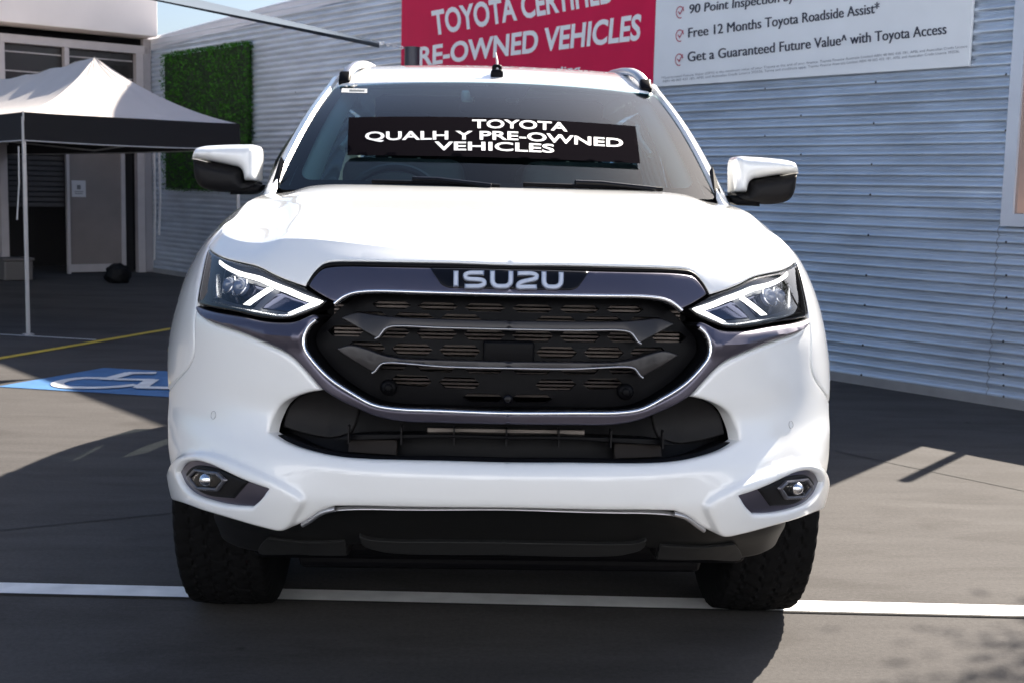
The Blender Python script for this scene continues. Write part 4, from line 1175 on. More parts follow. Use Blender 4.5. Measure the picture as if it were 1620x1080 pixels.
# lower grille
panel('lower_grille', BODY, [LOWG], MBLK, car, off=-.085, r=0, thick=0, h=.03, center=True)
WEDGE = trace([(452, 633, 'c'), (470, 626), (512, 623), (548, 645, 'c'), (536, 690, 'c'), (500, 696), (470, 690), (430, 676, 'c'), (438, 650)])
panel('intake_cheek', BODY, [WEDGE], MGRY, car, off=lambda V: -.028-.05*np.clip((.60-V[:, 0])/.15, 0, 1), r=.006, thick=.01, h=.012)
SHELF = trace([('C', 691), (700, 691), (560, 689), (536, 690, 'c'), (520, 697), ('uw', *UE([(540, 698)], UMAXF)[0]), (700, 697), ('C', 697)], center=True)
panel('intake_bar', BODY, [SHELF], MBLK, car, off=-.035, r=.003, thick=.04, h=.02, center=True)
LIP = trace([('C', 721), (700, 720), (580, 717), (500, 707), (440, 688, 'c'), (424, 688, 'c'), (452, 702), (500, 716), (560, 725), (700, 729), ('C', 729)], center=True)
panel('intake_lip', BODY, [LIP], MBLK, car, off=-.022, r=.004, thick=.04, h=.014, center=True)
BLK = trace([(540, 698, 'c'), (621, 700, 'c'), (621, 718, 'c'), (540, 712, 'c')])
panel('intake_blank', BODY, [BLK], mat('intake_blank', (.020, .017, .016), .6, spec=.1), car, off=-.05, r=.002, thick=.01, h=.02)
MB().box((0, -.80, .678), (.36, .012, .011)).build('intake_slat', mat('slat_tan', (.22, .19, .17), .5, metal=.4), car)
for x in (.0, .119, .238, .357):
    for s in ((-1, 1) if x else (1,)): MB().box((s*x, -.825, .671), (.0035, .03, .04)).build('intake_rib', MGRY, car)

# ---- headlamps
panel('lamp_housing', BODY, [LAMP], mat('lamp_bezel', (.05, .058, .085), .3, coat=.6), car, off=-.045, r=0, thick=0, h=.02)
RIM = LAMP
INN = trace([(336, 401, 'c'), (390, 424), (440, 446), (482, 464), (509, 477, 'c'), (500, 484), (481, 492), (456, 500), (433, 501), (404, 496), (359, 486), (319, 475, 'c'), (322, 462), (327, 430)])
panel('lamp_rim', BODY, [RIM, INN], MBLK, car, off=-.006, r=.003, thick=.045, h=.02)
def lamp_sub(name, px, M, off, r=.003, thick=.01, h=.01, dome=0.):
    return panel(name, BODY, [trace([tuple(p)+('c',) if len(p) == 2 else p for p in px])], M, car, off=off, r=r, thick=thick, h=h, dome=dome)
# reflector bowls and dark chrome shapes
lamp_sub('lamp_reflector', [(332, 424), (408, 456), (378, 486), (326, 471)], MCHD, -.040)
lamp_sub('lamp_reflector', [(424, 459), (488, 481), (448, 495), (392, 488)], MCHD, -.040)
lamp_sub('lamp_reflector', [(322, 436), (328, 430), (330, 470), (322, 472)], MCHR, -.022)
lamp_sub('lamp_base', [(322, 474), (380, 489), (430, 498), (462, 497), (450, 503), (430, 502), (380, 493.5), (318, 477)], MCHR, -.02)
# lit strips: long blade with hooked end, short cross blade
lamp_sub('daytime_lamp', [(340, 410.5), (404, 436), (455, 456), (508, 476.5), (500, 482), (457, 498), (450, 495.5), (487, 479), (450, 464), (404, 445), (340, 417)], MDRL, -.010, r=.002, thick=.003)
lamp_sub('daytime_lamp', [(417, 454), (425, 457.5), (387, 483), (377, 481.5)], MDRL, -.012, r=.002, thick=.003)
for sx in (-1, 1):
    for px, R in (((350, 443), .020), ((368, 446), .022)):
        q = UE([px], UMAXF); p = BODY.pos(q)[0]-BODY.nrm(q)[0]*.028
        MB().ellip((sx*p[0], p[1], p[2]), (R, R*.8, R)).build('projector_lens', MPROJ, car, True)
        n = BODY.nrm(q)[0]; a = np.cross(n, UZ); a /= np.linalg.norm(a); b = np.cross(n, a)
        MB().tube([(p+n*.004+(a*math.cos(t)+b*math.sin(t))*R*1.15)*np.array([sx, 1, 1]) for t in np.linspace(0, 2*math.pi, 31)], .0028, 6, False).build('lens_ring', MCHR, car, True)
panel('lamp_cover', BODY, [LAMP], MLENS, car, off=0., r=.006, thick=0, h=.014)

# ---- fog lamps
panel('fog_bezel', BODY, [FOG], MSAT, car, off=lambda V: podf(V)-.014, r=0, thick=0, h=.014)
FI = trace([(296, 749, 'c'), (306, 738), (318, 735), (352, 742), (396, 760, 'c'), (385, 772), (372, 787, 'c'), (330, 782), (310, 770)])
panel('fog_recess', BODY, [FI], MGRY, car, off=lambda V: podf(V)-.008, r=.006, thick=.01, h=.012)
HEXP = [(302, 754), (314, 740), (351, 745), (364, 758), (351, 775), (316, 773)]
hx = trace([p+('c',) for p in HEXP])
hxi = trace([(308, 754, 'c'), (317, 745, 'c'), (349, 749, 'c'), (358, 758, 'c'), (348, 770, 'c'), (319, 768, 'c')])
panel('fog_ring', BODY, [hx, hxi], mat('fog_ring', (.16, .16, .18), .3, metal=.7), car, off=lambda V: podf(V)+.000, r=.003, thick=.025, h=.012)
panel('fog_lens', BODY, [hxi], mat('fog_reflector', (.55, .53, .50), .16, metal=1., bump=.5, bscale=55), car, off=lambda V: podf(V)-.016, r=.004, thick=0, h=.010, dome=.006)
for sx in (-1, 1):
    q = UE([(333, 757)], UMAXF); p = BODY.pos(q)[0]+BODY.nrm(q)[0]*.008
    MB().ellip((sx*p[0], p[1], p[2]), (.020, .016, .016)).build('fog_bulb', MCHR, car, True)
panel('fog_cover', BODY, [hxi], MLENS, car, off=lambda V: podf(V)-.003, r=.003, thick=0, h=.012)

# ---- lower valance, skid plate, trims under the bumper
VAL = trace([('C', 800), (600, 799), (510, 802), (480, 818), (447, 830), (378, 814), (320, 802, 'c'), (322, 830), (333, 855), (352, 868), (400, 880), (470, 885), (547, 886, 'c'), (549, 872, 'c'), (565, 870), (700, 880), ('C', 881)], center=True)
def valf(V): return -.030-.0*V[:, 0]
panel('lower_valance', BODY, [VAL], mat('valance_plastic', (.008, .008, .008), .45, spec=.3, bump=.03, bscale=300), car, off=valf, r=.006, thick=.08, h=.02, center=True)
ribbon('valance_trim', BODY, trace([(478, 831), (490, 824), (510, 811), (530, 806)], closed=False), MSLV, car, .010, -.002, .005)
ribbon('valance_trim', BODY, trace([(500, 822), (515, 814), (532, 811), (600, 810), (700, 811), ('C', 812)], closed=False), MSLV, car, .0045, -.012, .005, center=True)
SKD = trace([('C', 861), (700, 861), (585, 858), (568, 852, 'c'), (572, 866), (600, 876), (640, 880), ('C', 882)], center=True)
MSKD = mat('skid_plate', (.016, .016, .016), .5, spec=.3)
panel('skid_plate', BODY, [SKD], MSKD, car, off=-.014, r=.002, thick=.03, h=.02, center=True)
FLAP = trace([(415, 857, 'c'), (545, 862, 'c'), (546, 884, 'c'), (470, 883), (400, 878)])
panel('air_deflector', BODY, [FLAP], MSKD, car, off=-.020, r=.002, thick=.02, h=.02)
for sx in (-1, 1):
    p = at_y(590, 838, -.80); mb = MB(); c = np.array([sx*abs(p[0]), -.80, p[2]])
    mb.tube([c+np.array([.03*math.cos(t), 0, .018*math.sin(t)])*np.array([1, 1, 1])+np.array([0, .05, 0]) for t in np.linspace(math.pi, 2*math.pi, 15)], .009, 8, True); mb.build('tow_eye', MBLK, car, True)

# ---- underbody, axles
ub = MB()
ub.box((0, 1.5, .52), (1.22, 4.3, .40), bev=.03)
ub.box((0, .0, .78), (1.1, 1.2, .5))
ub.box((0, 2.9, .78), (1.22, 1.2, .5))
ub.box((0, -.52, .40), (1.0, .2, .22), bev=.02)
ub.build('underbody', MBLK, car)
mb = MB(); mb.tube([(-.70, 0, .36), (.70, 0, .36)], .035, 10); mb.tube([(-.70, .02, .30), (-.3, .05, .33)], .03, 8); mb.tube([(.70, .02, .30), (.3, .05, .33)], .03, 8); mb.build('front_axle', MBLK, car, True)
MB().tube([(-.70, 2.855, .38), (.70, 2.855, .38)], .06, 10).build('rear_axle', MBLK, car, True)
for sx in (-1, 1):
    for yc in (0, 2.855):
        mb = MB(); V = []; F = []
        for i in range(25):
            a = math.pi*(.17+i/24*.70)
            for x in (.60, .83): V.append((sx*x, yc-.495*math.cos(a), .385+.495*math.sin(a)))
        F = [(2*i, 2*i+1, 2*i+3, 2*i+2) for i in range(24)]
        mb.add(V, F).build('wheel_liner', MBLK, car, True)

# ---- wheels
TR, TW = .388, .252
def tyre_mesh():
    na, nw = 420, 50; V = []; F = []
    prof = []
    for j in range(nw+1):
        q = -1+2*j/nw                                  # across
        x = TW/2*math.copysign(min(1, abs(q)*1.0), q)
        if abs(q) < .80: x = TW/2*q/.80*.86; r = TR-.006*(abs(q)/.8)**2
        else:
            s = (abs(q)-.80)/.20; ang = s*math.pi/2
            x = math.copysign(TW/2*(.86+.14*math.sin(min(1, s*1.25)*math.pi/2)), q); r = TR-.006-.085*s**1.5
        prof.append((x, r, abs(q)))
    for i in range(na):
        a = 2*math.pi*i/na
        for j, (x, r, q) in enumerate(prof):
            g = 0.
            if q < .93:
                ph = a*52/(2*math.pi)
                zig = .010*(1 if (ph % 1) < .5 else -1)
                xx = x
                gro = min(abs(xx-zig*.6-g0) for g0 in (-.072, -.026, .026, .072))
                lat = (ph+xx*9*(1 if abs(xx) < .03 else (1.6 if xx > 0 else -1.6))+(.5 if abs(xx) > .072 else 0)) % 1
                if gro < .005: g = .005
                elif lat < (.12 if abs(xx) > .05 else .09): g = .0035
                if q > .82: g *= .8
                if abs(xx) > .105 and (ph % 1) < .45 and q > .8: g -= .003
            V.append((x, (r-g)*math.cos(a), (r-g)*math.sin(a)))
    k = nw+1
    for i in range(na):
        i2 = (i+1) % na
        for j in range(nw): F.append((i*k+j, i2*k+j, i2*k+j+1, i*k+j+1))
    # side walls
    base = len(V); rings = [(TW/2*.98, TR-.10), (TW/2*.97, .265), (TW/2*.90, .245)]
    for s in (-1, 1):
        prev = [i*k+(nw if s > 0 else 0) for i in range(na)]
        for (x, r) in rings:
            st = len(V)
            for i in range(na): a = 2*math.pi*i/na; V.append((s*x, r*math.cos(a), r*math.sin(a)))
            cur = list(range(st, st+na))
            for i in range(na):
                i2 = (i+1) % na; f = (prev[i], cur[i], cur[i2], prev[i2]); F.append(f if s < 0 else f[::-1])
            prev = cur
    return V, F
def rim_mesh():
    mb = MB(); V = []; F = []; n = 96
    pr_ = [(.118, .248), (.125, .240), (.115, .222), (.06, .215), (-.115, .222), (-.12, .24)]
    for (x, r) in pr_:
        for i in range(n): a = 2*math.pi*i/n; V.append((x, r*math.cos(a), r*math.sin(a)))
    for j in range(len(pr_)-1):
        for i in range(n): F.append((j*n+i, j*n+(i+1) % n, (j+1)*n+(i+1) % n, (j+1)*n+i))
    mb.add(V, F)
    for s in range(6):
        for dd in (-.16, .16):
            a = 2*math.pi*s/6+dd*.9; ca, sa = math.cos(a), math.sin(a); a0 = 2*math.pi*s/6+dd*.3; c0_, s0_ = math.cos(a0), math.sin(a0)
            mb.tube([(.085, .05*c0_, .05*s0_), (.10, .14*math.cos(a*.6+a0*.4), .14*math.sin(a*.6+a0*.4)), (.105, .228*ca, .228*sa)], [.022, .018, .020], 6)
    mb.tube([(.06, 0, 0), (.108, 0, 0)], .065, 24)
    return mb
TV, TF = tyre_mesh(); rmb = rim_mesh()
MRIM = mat('alloy_rim', (.25, .25, .27), .3, metal=.9); MDISC = mat('brake_disc', (.2, .2, .2), .4, metal=.9)
first = None
for (sx, yc) in ((-1, 0), (1, 0), (-1, 2.855), (1, 2.855)):
    wl = bpy.data.objects.new('wheel', bpy.data.meshes.new('wheel_hub') if False else None); COL.objects.link(wl); wl.location = (sx*.757, yc+.05, .382); wl.parent = car
    wl.rotation_euler = (random.uniform(0, 1), 0, math.pi if sx < 0 else 0)
    if first is None:
        ty = obj('tyre', TV, TF, MRUB, None, True, 40); rm = rmb.build('rim', MRIM, None, True); bd_ = MB().tube([(.02, 0, 0), (.045, 0, 0)], .17, 40).build('brake_disc', MDISC)
        first = (ty, rm, bd_); grp = first
    else:
        grp = []
        for o in first: c = o.copy(); COL.objects.link(c); grp.append(c)
    for o in grp: o.parent = wl

# ---- windscreen surface and cabin
SA, TBk = 121, 81
sg = np.linspace(-1.0, 1.0, 241); tg = np.linspace(-.02, 1.04, 120)
S_, T_ = np.meshgrid(sg, tg, indexing='ij')
def ws(S, T):
    x = S*(.742+(.640-.742)*T); s2 = S*S
    y = .34+(1.30-.34)*T+s2*(.27+(.15-.27)*T)
    z = 1.213+(1.637-1.213)*T+.028*np.sin(np.pi*np.clip(T, -.02, 1.04))-s2*(.004+.018*T)
    return np.stack([x, y, z], -1)
WSC = Surf(ws(S_, T_), -1, 1, -.02, 1.04, mirror=False)
if WSC.N[120, 60][1] > 0: WSC.N = -WSC.N
def wrect(s0, s1, t0, t1, rad=.06, n=6, step=.05):
    """rounded rectangle in windscreen coordinates"""
    P = []
    for (cx, cy, a0) in ((s1-rad, t1-rad, 0), (s0+rad, t1-rad, 90), (s0+rad, t0+rad, 180), (s1-rad, t0+rad, 270)):
        for k in range(n+1):
            a = math.radians(a0+90*k/n); P.append(np.array([cx+rad*math.cos(a), cy+rad*math.sin(a)]))
    out = []
    for i, p in enumerate(P):
        q = P[(i+1) % len(P)]; L = np.linalg.norm(q-p); k = max(1, int(L/step))
        out += [p+(q-p)*j/k for j in range(k)]
    return out
def wpanel(name, loops, M, parent, off=0., h=.05, thick=0):
    V, T, bd, d = triangulate(loops, h, 0)
    P = WSC.pos(V); N = WSC.nrm(V); P = P+N*off
    f = T[0]
    if np.cross(P[f[1]]-P[f[0]], P[f[2]]-P[f[0]]) @ N[f[0]] < 0: T = [(a, c, b) for a, b, c in T]
    return obj(name, P, [tuple(q) for q in T], M, parent, True)
outer_ = wrect(-.995, .995, 0, 1.0, .04); inner_ = wrect(-.915, .915, .075, .955, .07)
wsg = wpanel('windscreen', [wrect(-.995, .995, 0, 1.0, .04)], MGLS, car, 0., h=.02)
wpanel('frit_band', [outer_, inner_], MBLK, wsg, -.004)
wpanel('sensor_patch', [[np.array(p) for p in ((-.17, .955), (-.15, .80), (-.06, .79), (.06, .79), (.15, .80), (.20, .955))]], MBLK, wsg, -.0045)
MBLD = MBLK
# pillars, header and roof
def apil(S0): return ws(np.full(30, S0), np.linspace(-.15, 1.10, 30))
E0 = apil(1.0); V = []; F = []
for i, p in enumerate(E0):
    q = i/29
    offs = [(-.004, -.004, -.002), (.006, .0, .012), (.030, .03, .010), (.052, .075, -.004), (.060, .13, -.030), (.058, .17, -.05)]
    for o in offs: V.append(p+np.array(o)*np.array([1-.15*q, 1-.1*q, 1]))
k = 6
for i in range(29):
    for j in range(k-1): F.append((i*k+j, i*k+j+1, (i+1)*k+j+1, (i+1)*k+j))
V = np.array(V)
for sx in (1, -1): obj('windscreen_pillar', V*[sx, 1, 1], F if sx < 0 else [tuple(reversed(f)) for f in F], MW, car, True, 50)
# roof
RZ = pchip([1.2, 1.32, 1.40, 1.5, 1.7, 2.0, 2.5, 3.0, 3.45, 3.66], np.array([1.585, 1.638, 1.662, 1.69, 1.728, 1.762, 1.785, 1.778, 1.745, 1.715]))
def roof_pt(s, q):
    """s -1..1 across, q 0..1 front to rear"""
    hw = np.interp(q, [0, .15, .5, 1], [.700, .705, .70, .64]); a = abs(s)
    x = s*hw; yf = 1.31+.15*min(a/.92, 1)**2+.10*max(0, a-.9)/.1
    y = yf+(3.66-.05*a*a-yf)*q
    z = RZ(np.array(y-.15*min(a, 1)**2*(1-q)**3)).item()-.020*a*a-.10*max(0, (a-.86)/.14)**1.7
    return (x, y, z)
nS, nQ = 60, 50; V = []; F = []
for j in range(nQ+1):
    for i in range(nS+1):
        s = -1+2*i/nS; s = math.copysign(abs(s)**.8, s); q = (j/nQ)**1.5; V.append(roof_pt(s, q))
for j in range(nQ):
    for i in range(nS): a = j*(nS+1)+i; F.append((a, a+1, a+nS+2, a+nS+1))
V = np.array(V)
# front lip dips to the glass
lip = [(p[0], p[1]-.012, p[2]-.012) for p in V[:nS+1]]; n0 = len(V); V = np.concatenate([V, lip]); F += [(n0+i, n0+i+1, i+1, i) for i in range(nS)]
roof = obj('roof', V, F, MW, car, True, 60)
V2 = []; F2 = []
for j in range(13):
    for i in range(21):
        p = roof_pt(-.93+1.86*i/20, .015+.97*j/12); V2.append((p[0], p[1], p[2]-.035))
F2 = [(j*21+i, (j+1)*21+i, (j+1)*21+i+1, j*21+i+1) for j in range(12) for i in range(20)]
obj('headliner', V2, F2, MINL, car, True)
# side glass house: between belt line and roof edge
def gh(sx, y, q):
    """side of the cabin at length y, q 0 belt .. 1 roof edge"""
    i = np.argmin(np.abs(C_[:, 1]-y)+(UU < PS[6])*9+(UU > PS[15])*9); b = TABLE[i, -1]
    yr = np.clip(y, 1.5, 3.62)
    jq = np.clip((yr-1.46)/(3.61-1.46), 0, 1); t = np.array(roof_pt(1.0, float(jq)))
    p = np.array([b[0]-.004, y, b[2]])*(1-q)+np.array([t[0]+.0, y, t[2]])*q; p[0] += .025*math.sin(math.pi*q)
    return p*np.array([sx, 1, 1])
def side_patch(name, corners, M, parent, n=10, off=0.):
    """corners: (y,q) quad"""
    res = []
    for sx in (-1, 1):
        V = []; F = []
        for j in range(n+1):
            for i in range(n+1):
                u, v = i/n, j/n
                yq = (np.array(corners[0])*(1-u)+np.array(corners[1])*u)*(1-v)+(np.array(corners[3])*(1-u)+np.array(corners[2])*u)*v
                p = gh(sx, yq[0], yq[1]); p[0] += sx*off; V.append(p)
        for j in range(n):
            for i in range(n): a = j*(n+1)+i; f = (a, a+1, a+n+2, a+n+1); F.append(f if sx > 0 else f[::-1])
        res.append(obj(name, V, F, M, parent, True))
    return res
side_patch('side_window', [(.86, .04), (1.60, .02), (1.60, .90), (1.40, .90)], MGLF, car)
side_patch('side_window', [(1.72, .02), (2.34, .02), (2.34, .90), (1.72, .90)], MGLD, car)
side_patch('side_window', [(2.46, .04), (3.40, .10), (3.25, .86), (2.46, .90)], MGLD, car)
side_patch('door_pillar', [(1.60, .0), (1.72, .0), (1.72, .91), (1.60, .91)], MGLB, car, off=.002)
side_patch('door_pillar', [(2.34, .0), (2.46, .0), (2.46, .91), (2.34, .91)], MGLB, car, off=.002)
side_patch('rear_pillar', [(3.40, .0), (3.80, .0), (3.62, 1.0), (3.25, .90)], MW, car)
side_patch('roof_side_rail', [(1.40, .90), (3.62, .90), (3.62, 1.0), (1.46, 1.0)], MW, car, 24)
side_patch('mirror_quarter', [(.62, .0), (.90, .0), (.90, .06), (.80, .20)], MBLK, car)
V = []; F = []
for j in range(7):
    for i in range(13):
        s = -1+i/6; q = j/6; b = np.array([s*.80, 3.86-.06*s*s, 1.15]); t = np.array(roof_pt(s*.99, 1.0)); p = b*(1-q)+t*q; p[1] += .03*math.sin(math.pi*q); V.append(p)
F = [(j*13+i, j*13+i+1, (j+1)*13+i+1, (j+1)*13+i) for j in range(6) for i in range(12)]
obj('rear_window', V, F, MGLD, car, True)
# roof rails and aerial
for sx in (-1, 1):
    rp = [at_y(x, y, Y) for x, y, Y in ((546, 127, 1.47), (549, 118, 1.50), (556, 109, 1.56), (566, 103.5, 1.66), (575, 103, 1.80), (581, 104.5, 2.05))]
    P = [(abs(q[0])-.0, q[1], q[2]) for q in rp]+[(.575, 2.6, rp[-1][2]+.035), (.572, 3.05, rp[-1][2]+.025), (.57, 3.3, rp[-1][2]-.01), (.568, 3.42, 1.74)]
    P = catmull([np.array(p)*np.array([sx, 1, 1]) for p in P], False, .03)
    V = []; F = []
    for i, p in enumerate(P):
        t = P[min(i+1, len(P)-1)]-P[max(i-1, 0)]; t /= np.linalg.norm(t); s = np.array([1., 0, 0]); n = np.cross(s, t); n *= np.sign(n[2]) if abs(n[2]) > .01 else 1
        wd = .019; hh = .016
        for k in range(10):
            a = 2*math.pi*k/10; V.append(p+s*wd*math.copysign(abs(math.cos(a))**.7, math.cos(a))+n*hh*math.copysign(abs(math.sin(a))**.7, math.sin(a)))
    for i in range(len(P)-1):
        for k in range(10): F.append((i*10+k, i*10+(k+1) % 10, (i+1)*10+(k+1) % 10, (i+1)*10+k))
    F += [tuple(range(9, -1, -1)), tuple((len(P)-1)*10+k for k in range(10))]
    rl = obj('roof_rail', V, F, MSLV, car, True, 60)
    MB().box((sx*.60, 1.475, 1.645), (.046, .07, .04), ay=(0, .75, .66), bev=.01).build('rail_foot', MBLK, rl, True)
ap = at_y(786, 126, 1.42)
mb = MB(); mb.box((ap[0], 1.44, ap[2]+.016), (.050, .07, .045), bev=.012); mb.box((ap[0], 1.45, ap[2]+.040), (.040, .05, .040), bev=.012); ae = mb.build('aerial', MBLK, car, True)
mb = MB(); mb.tube([(ap[0]+.002, 1.42, ap[2]+.03), (ap[0], 1.45, ap[2]+.075), (ap[0]-.005, 1.50, ap[2]+.11)], [.006, .0045, .003], 8); mb.build('aerial_rod', mat('aerial_rod', (.6, .56, .56), .4), ae, True)

# wipers, cowl
for (a, b, c) in (((-.55, .040), (-.30, .036), (.0, .026)), ((.10, .040), (.40, .038), (.72, .036))):
    pts = [np.array(p) for p in (a, b, c)]; L = catmull(pts, False, .04); P = WSC.pos(np.array(L))+WSC.nrm(np.array(L))*.012
    wp = MB().tube(list(P), .007, 8).build('wiper', MBLK, car, True)
    MB().tube([P[-2]+np.array([0, -.03, -.0]), P[len(P)//2]+np.array([0, 0, .012]), P[len(P)//2-3]+np.array([0, 0, .012])], .008, 8).build('wiper_arm', MGLB, wp, True)
V = []; F = []
for i in range(41):
    x = -.74+1.48*i/40; yh = .335+.5*x*x; zz = float(hood_z(np.array(x), np.array(yh)))
    p = ws(np.array(x/.742), np.array(.02)); V += [(x, yh-.03, zz-.022), (x, yh+.02, zz-.02), (p[0], p[1], p[2]-.004)]
F = [(3*i+k, 3*i+3+k, 3*i+4+k, 3*i+1+k) for i in range(40) for k in range(2)]
obj('cowl', V, F, MBLK, car)
for sx in (-1, 1):
    e0 = ws(np.array(1.0), np.array(.03))
    mb = MB(); mb.add([(sx*(e0[0]-.004), e0[1]-.03, e0[2]-.02), (sx*(e0[0]+.02), e0[1]-.0, e0[2]+.0), (sx*(e0[0]+.004), e0[1]+.10, e0[2]+.10), (sx*(e0[0]-.012), e0[1]+.08, e0[2]+.08)], [(0, 1, 2, 3)])
    mb.build('pillar_trim', MGRY, car)

# ---- door mirrors
YM = .80
MIRP = Surf(np.array([[at_y(x, y, YM)*np.array([1, 1, 1.]) for y in np.linspace(320, 215, 60)] for x in np.linspace(290, 440, 80)]), 0, 1, 0, 1, mirror=False)
def mir(items):
    P = [np.array(at_y(x[0], x[1], YM))[[0, 2]] for x in items]; return dedupe(curve(P, [len(x) > 2 for x in items], True, .008))
def mirror_part(name, px, M, y0, depth, bulge, rad=.035, back=False):
    L = mir(px); V, T, bd, d = triangulate([L], .012, .02, ins=(.1, .3, .6, 1.0))
    dd = np.clip(d/rad, 0, 1); yy = y0-bulge*np.sqrt(1-(1-dd)**2)
    Vt = np.column_stack([V[:, 0], yy, V[:, 1]]); n = len(V)
    k = depth; Vb = np.column_stack([V[:, 0]*1.0, y0+k+0*yy, V[:, 1]])
    verts = np.concatenate([Vt, Vb]); faces = []
    f0 = T[0]; cr = np.cross(Vt[f0[1]]-Vt[f0[0]], Vt[f0[2]]-Vt[f0[0]])
    if cr[1] > 0: T = [(a, c, b) for a, b, c in T]; bd = [(b, a) for a, b in bd]
    faces += [tuple(f) for f in T]+[tuple(i+n for i in reversed(f)) for f in T]+[(b, a, a+n, b+n) for a, b in bd]
    out = []
    for sx in (1, -1):
        out.append((verts*[sx, 1, 1], [tuple(f) if sx > 0 else tuple(reversed(f)) for f in faces]))
    return [obj(name, v, f, M, None, True, 60) for v, f in out]
mh = [thing('mirror_holder', '', '') for _ in range(2)]
cap_px = [(306, 246, 'c'), (311, 236), (322, 232), (345, 230), (385, 229), (403, 230), (408, 235), (408, 287, 'c'), (388, 287, 'c'), (384, 270), (378, 265, 'c'), (350, 259), (329, 255), (306, 252, 'c')]
low_px = [(306, 252, 'c'), (329, 256), (350, 260), (377, 266, 'c'), (383, 271), (387, 287, 'c'), (408, 289, 'c'), (404, 299), (370, 304), (340, 303), (318, 296), (310, 284)]
caps = mirror_part('door_mirror', cap_px, MW, YM, .10, .075)
lows = mirror_part('mirror_base', low_px, MGRY, YM+.004, .10, .062)
arms = mirror_part('mirror_arm', [(366, 290, 'c'), (417, 293, 'c'), (412, 303), (402, 308, 'c'), (366, 308, 'c')], MBLK, YM-.02, .07, .012, .02)
inds = mirror_part('mirror_indicator', [(304.5, 250, 'c'), (311, 250), (334, 257, 'c'), (333, 259, 'c'), (311, 254), (304.5, 253, 'c')], MIND, YM-.012, .02, .03, .02)
glas = mirror_part('mirror_glass', [(313, 240), (340, 236), (400, 236), (402, 290), (340, 296), (316, 286)], MCHR, YM+.106, .004, .002)
for h_ in mh: bpy.data.objects.remove(h_)
for k in range(2):
    for o in (caps,): o[k].parent = car
    for o in (lows, arms, inds, glas): o[k].parent = caps[k]

# ---- cabin interior
V = []; F = []
for i in range(31):
    s = -1+i/15; 
    for (dy, z) in ((.05, 1.16), (.22, 1.195), (.40, 1.185), (.52, 1.15), (.56, 1.05), (.60, .8)): V.append((s*.76, .36+.26*s*s+dy*(1-.25*s*s)+.0, z))
F = [(6*i+k, 6*i+6+k, 6*i+7+k, 6*i+1+k) for i in range(30) for k in range(5)]
obj('dashboard', V, F, MINT, car, True, 50)
stx = -.37
c = np.array([stx, .98, 1.13]); ax = np.array([0, .40, -.9]); 
mb = MB(); e1 = np.array([1., 0, 0]); e2 = np.array([0, .42, .91])
mb.tube([c+e1*.185*math.cos(t)+e2*.185*math.sin(t) for t in np.linspace(0, 2*math.pi, 41)], .016, 8, False)
for a in (0, math.pi, -math.pi/2): mb.tube([c, c+e1*.18*math.cos(a)+e2*.18*math.sin(a)], .018, 8)
mb.ellip(c, (.07, .05, .06)); mb.build('steering_wheel', mat('wheel_leather', (.06, .06, .062), .35), car, True)
def seat(x, y, w=.50, hh=1.30, head=True):
    st = bpy.data.objects.new('seat', None); COL.objects.link(st); st.parent = car; st.location = (x, y, .6)
    def part(n, mb): return mb.build(n, MSEAT, None, True)
    b = MB(); b.box((0, .12, .42), (w, .16, .66), ay=(0, .97, -.24), az=(0, .24, .97), bev=.06); o = part('backrest', b); o.parent = st
    b = MB(); b.box((0, -.15, .05), (w, .5, .16), bev=.06); o = part('cushion', b); o.parent = st
    if head:
        b = MB(); b.box((0, .22, .84), (.26, .11, .18), bev=.045); o = part('headrest', b); o.parent = st
        b = MB(); b.tube([(-.06, .21, .70), (-.06, .22, .80)], .007); b.tube([(.06, .21, .70), (.06, .22, .80)], .007); o = b.build('headrest_post', MSLV, None, True); o.parent = st
seat(-.37, 1.45); seat(.37, 1.45); seat(-.37, 2.35); seat(.37, 2.35)
for sx in (-1, 1):
    # light pillar lining with a grab handle, B pillar lining
    P = ws(np.linspace(.905, .90, 16)*sx, np.linspace(.05, .97, 16)); V = []; F = []
    for k_, p in enumerate(P): V += [p+np.array([sx*.03, .01, -.01]), p+np.array([-sx*(.050-.02*k_/15), .07, -.03]), p+np.array([sx*.0, .17, -.05])]
    F = [(3*i+k, 3*i+3+k, 3*i+4+k, 3*i+1+k) for i in range(15) for k in range(2)]
    obj('pillar_lining', V, F, MINL, car, True)
    P = ws(np.full(9, .80*sx), np.linspace(.40, .68, 9)); L = [p+np.array([sx*.0-sx*.02*math.sin(math.pi*i/8), .11-.035*math.sin(math.pi*i/8), -.04]) for i, p in enumerate(P)]
    MB().tube(L, .012, 8).build('grab_handle', mat('handle_grey', (.25, .28, .30), .6), car, True)
    MB().box((sx*.735, 1.70, 1.36), (.03, .14, .56), ax=(.92, 0, .38*sx), ay=(0, 1, 0), bev=.012).build('pillar_lining', MINL, car, True)
    MB().tube([(sx*.60, 1.83, 1.61), (sx*.59, 1.86, 1.57), (sx*.59, 2.02, 1.57), (sx*.60, 2.05, 1.61)], .011, 8).build('grab_handle', MINL, car, True)
    mb = MB().box((sx*.31, 1.66, 1.635), (.42, .17, .012), ay=(0, .985, .17), bev=.005); mb.build('sun_visor', MINL, car, True)
mr = MB(); mr.box((-.02, 1.36, 1.555), (.24, .03, .07), bev=.015); mr.tube([(-.02, 1.36, 1.57), (-.02, 1.30, 1.62)], .012); mrr = mr.build('rear_view_mirror', MBLK, car, True)
for x in (-.11, .06):
    MB().box((x, 1.225, 1.573), (.05, .03, .045), bev=.01).build('camera_module', MINL if x < 0 else MSLV, car, True)

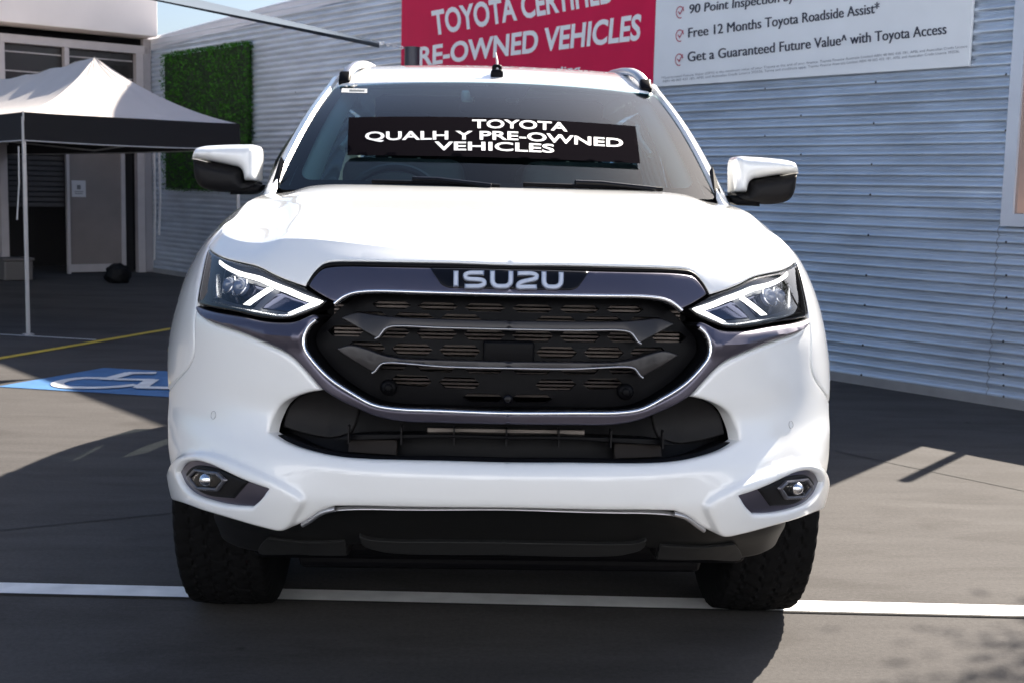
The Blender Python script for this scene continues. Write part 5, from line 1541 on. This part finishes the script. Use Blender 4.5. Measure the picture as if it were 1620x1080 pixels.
MB().box((0, 3.22, 1.20), (1.22, .03, 1.02), bev=.01).build('sun_blocker', MINT, car)  # added panel, blocks sun leaking through the rear of the cabin
# ---- black banner on the windscreen, stickers
bq = WSC.from_px([(551, 251), (1011, 264), (1004, 205), (553, 191)])
n = 40; Lp = []
for a, b in ((0, 1), (1, 2), (2, 3), (3, 0)):
    k = 40 if a in (0, 2) else 8
    Lp += [bq[a]+(bq[b]-bq[a])*i/k for i in range(k)]
bc = WSC.pos(bq.mean(0)[None])[0]
bn = thing('windscreen_banner', 'dark banner with white lettering across the windscreen of the white SUV', 'banner', bc)
MBN = mat('banner_dark', (.0065, .0055, .0070), 1., spec=.0)
MBT = mat('banner_text', (.85, .85, .86), .6)
wpanel('sheet', [Lp], MBN, bn, .012, h=.02)
for s, q in (('TOYOTA', [(747, 209), (800, 209.2), (850, 211), (897, 214.3)]), ('QUALH Y PRE-OWNED', [(579, 228.2), (720, 227), (800, 227.6), (850, 229.8), (910, 234.6), (984, 239)]), ('VEHICLES', [(688, 243.8), (780, 244.6), (876, 248)])):
    P, F = text_bend(s, q, 13.6, .022); ab = WSC.from_px(P); W = WSC.pos(ab)+WSC.nrm(ab)*.0135
    obj('lettering', W, F, MBT, bn)
def stick(px, M, name, off=.0012):
    q = WSC.from_px(px); P = WSC.pos(q)+WSC.nrm(q)*off; return obj(name, P, [tuple(range(len(px)))], M, wsg)
MSTK = mat('sticker_white', (.6, .62, .62), .6); MSTD = mat('sticker_print', (.10, .11, .12), .6)
stick([(540, 147), (581, 148), (581, 141.5), (541, 140.5)], MSTK, 'sticker')
stick([(553, 145.5), (577, 146), (577, 143), (553, 142.5)], MSTD, 'sticker_print', .0016)
mb = MB()
for s, q in (('4', [(546, 139), (550, 139.1), (550, 134), (546.4, 134)]), ('8', [(560, 137), (566, 137.2), (566, 132), (560.3, 132)])):
    P, F = text_px(s, q, .0); ab = WSC.from_px(P); obj('pen_mark', WSC.pos(ab)+WSC.nrm(ab)*.0015, F, MSTK, wsg)
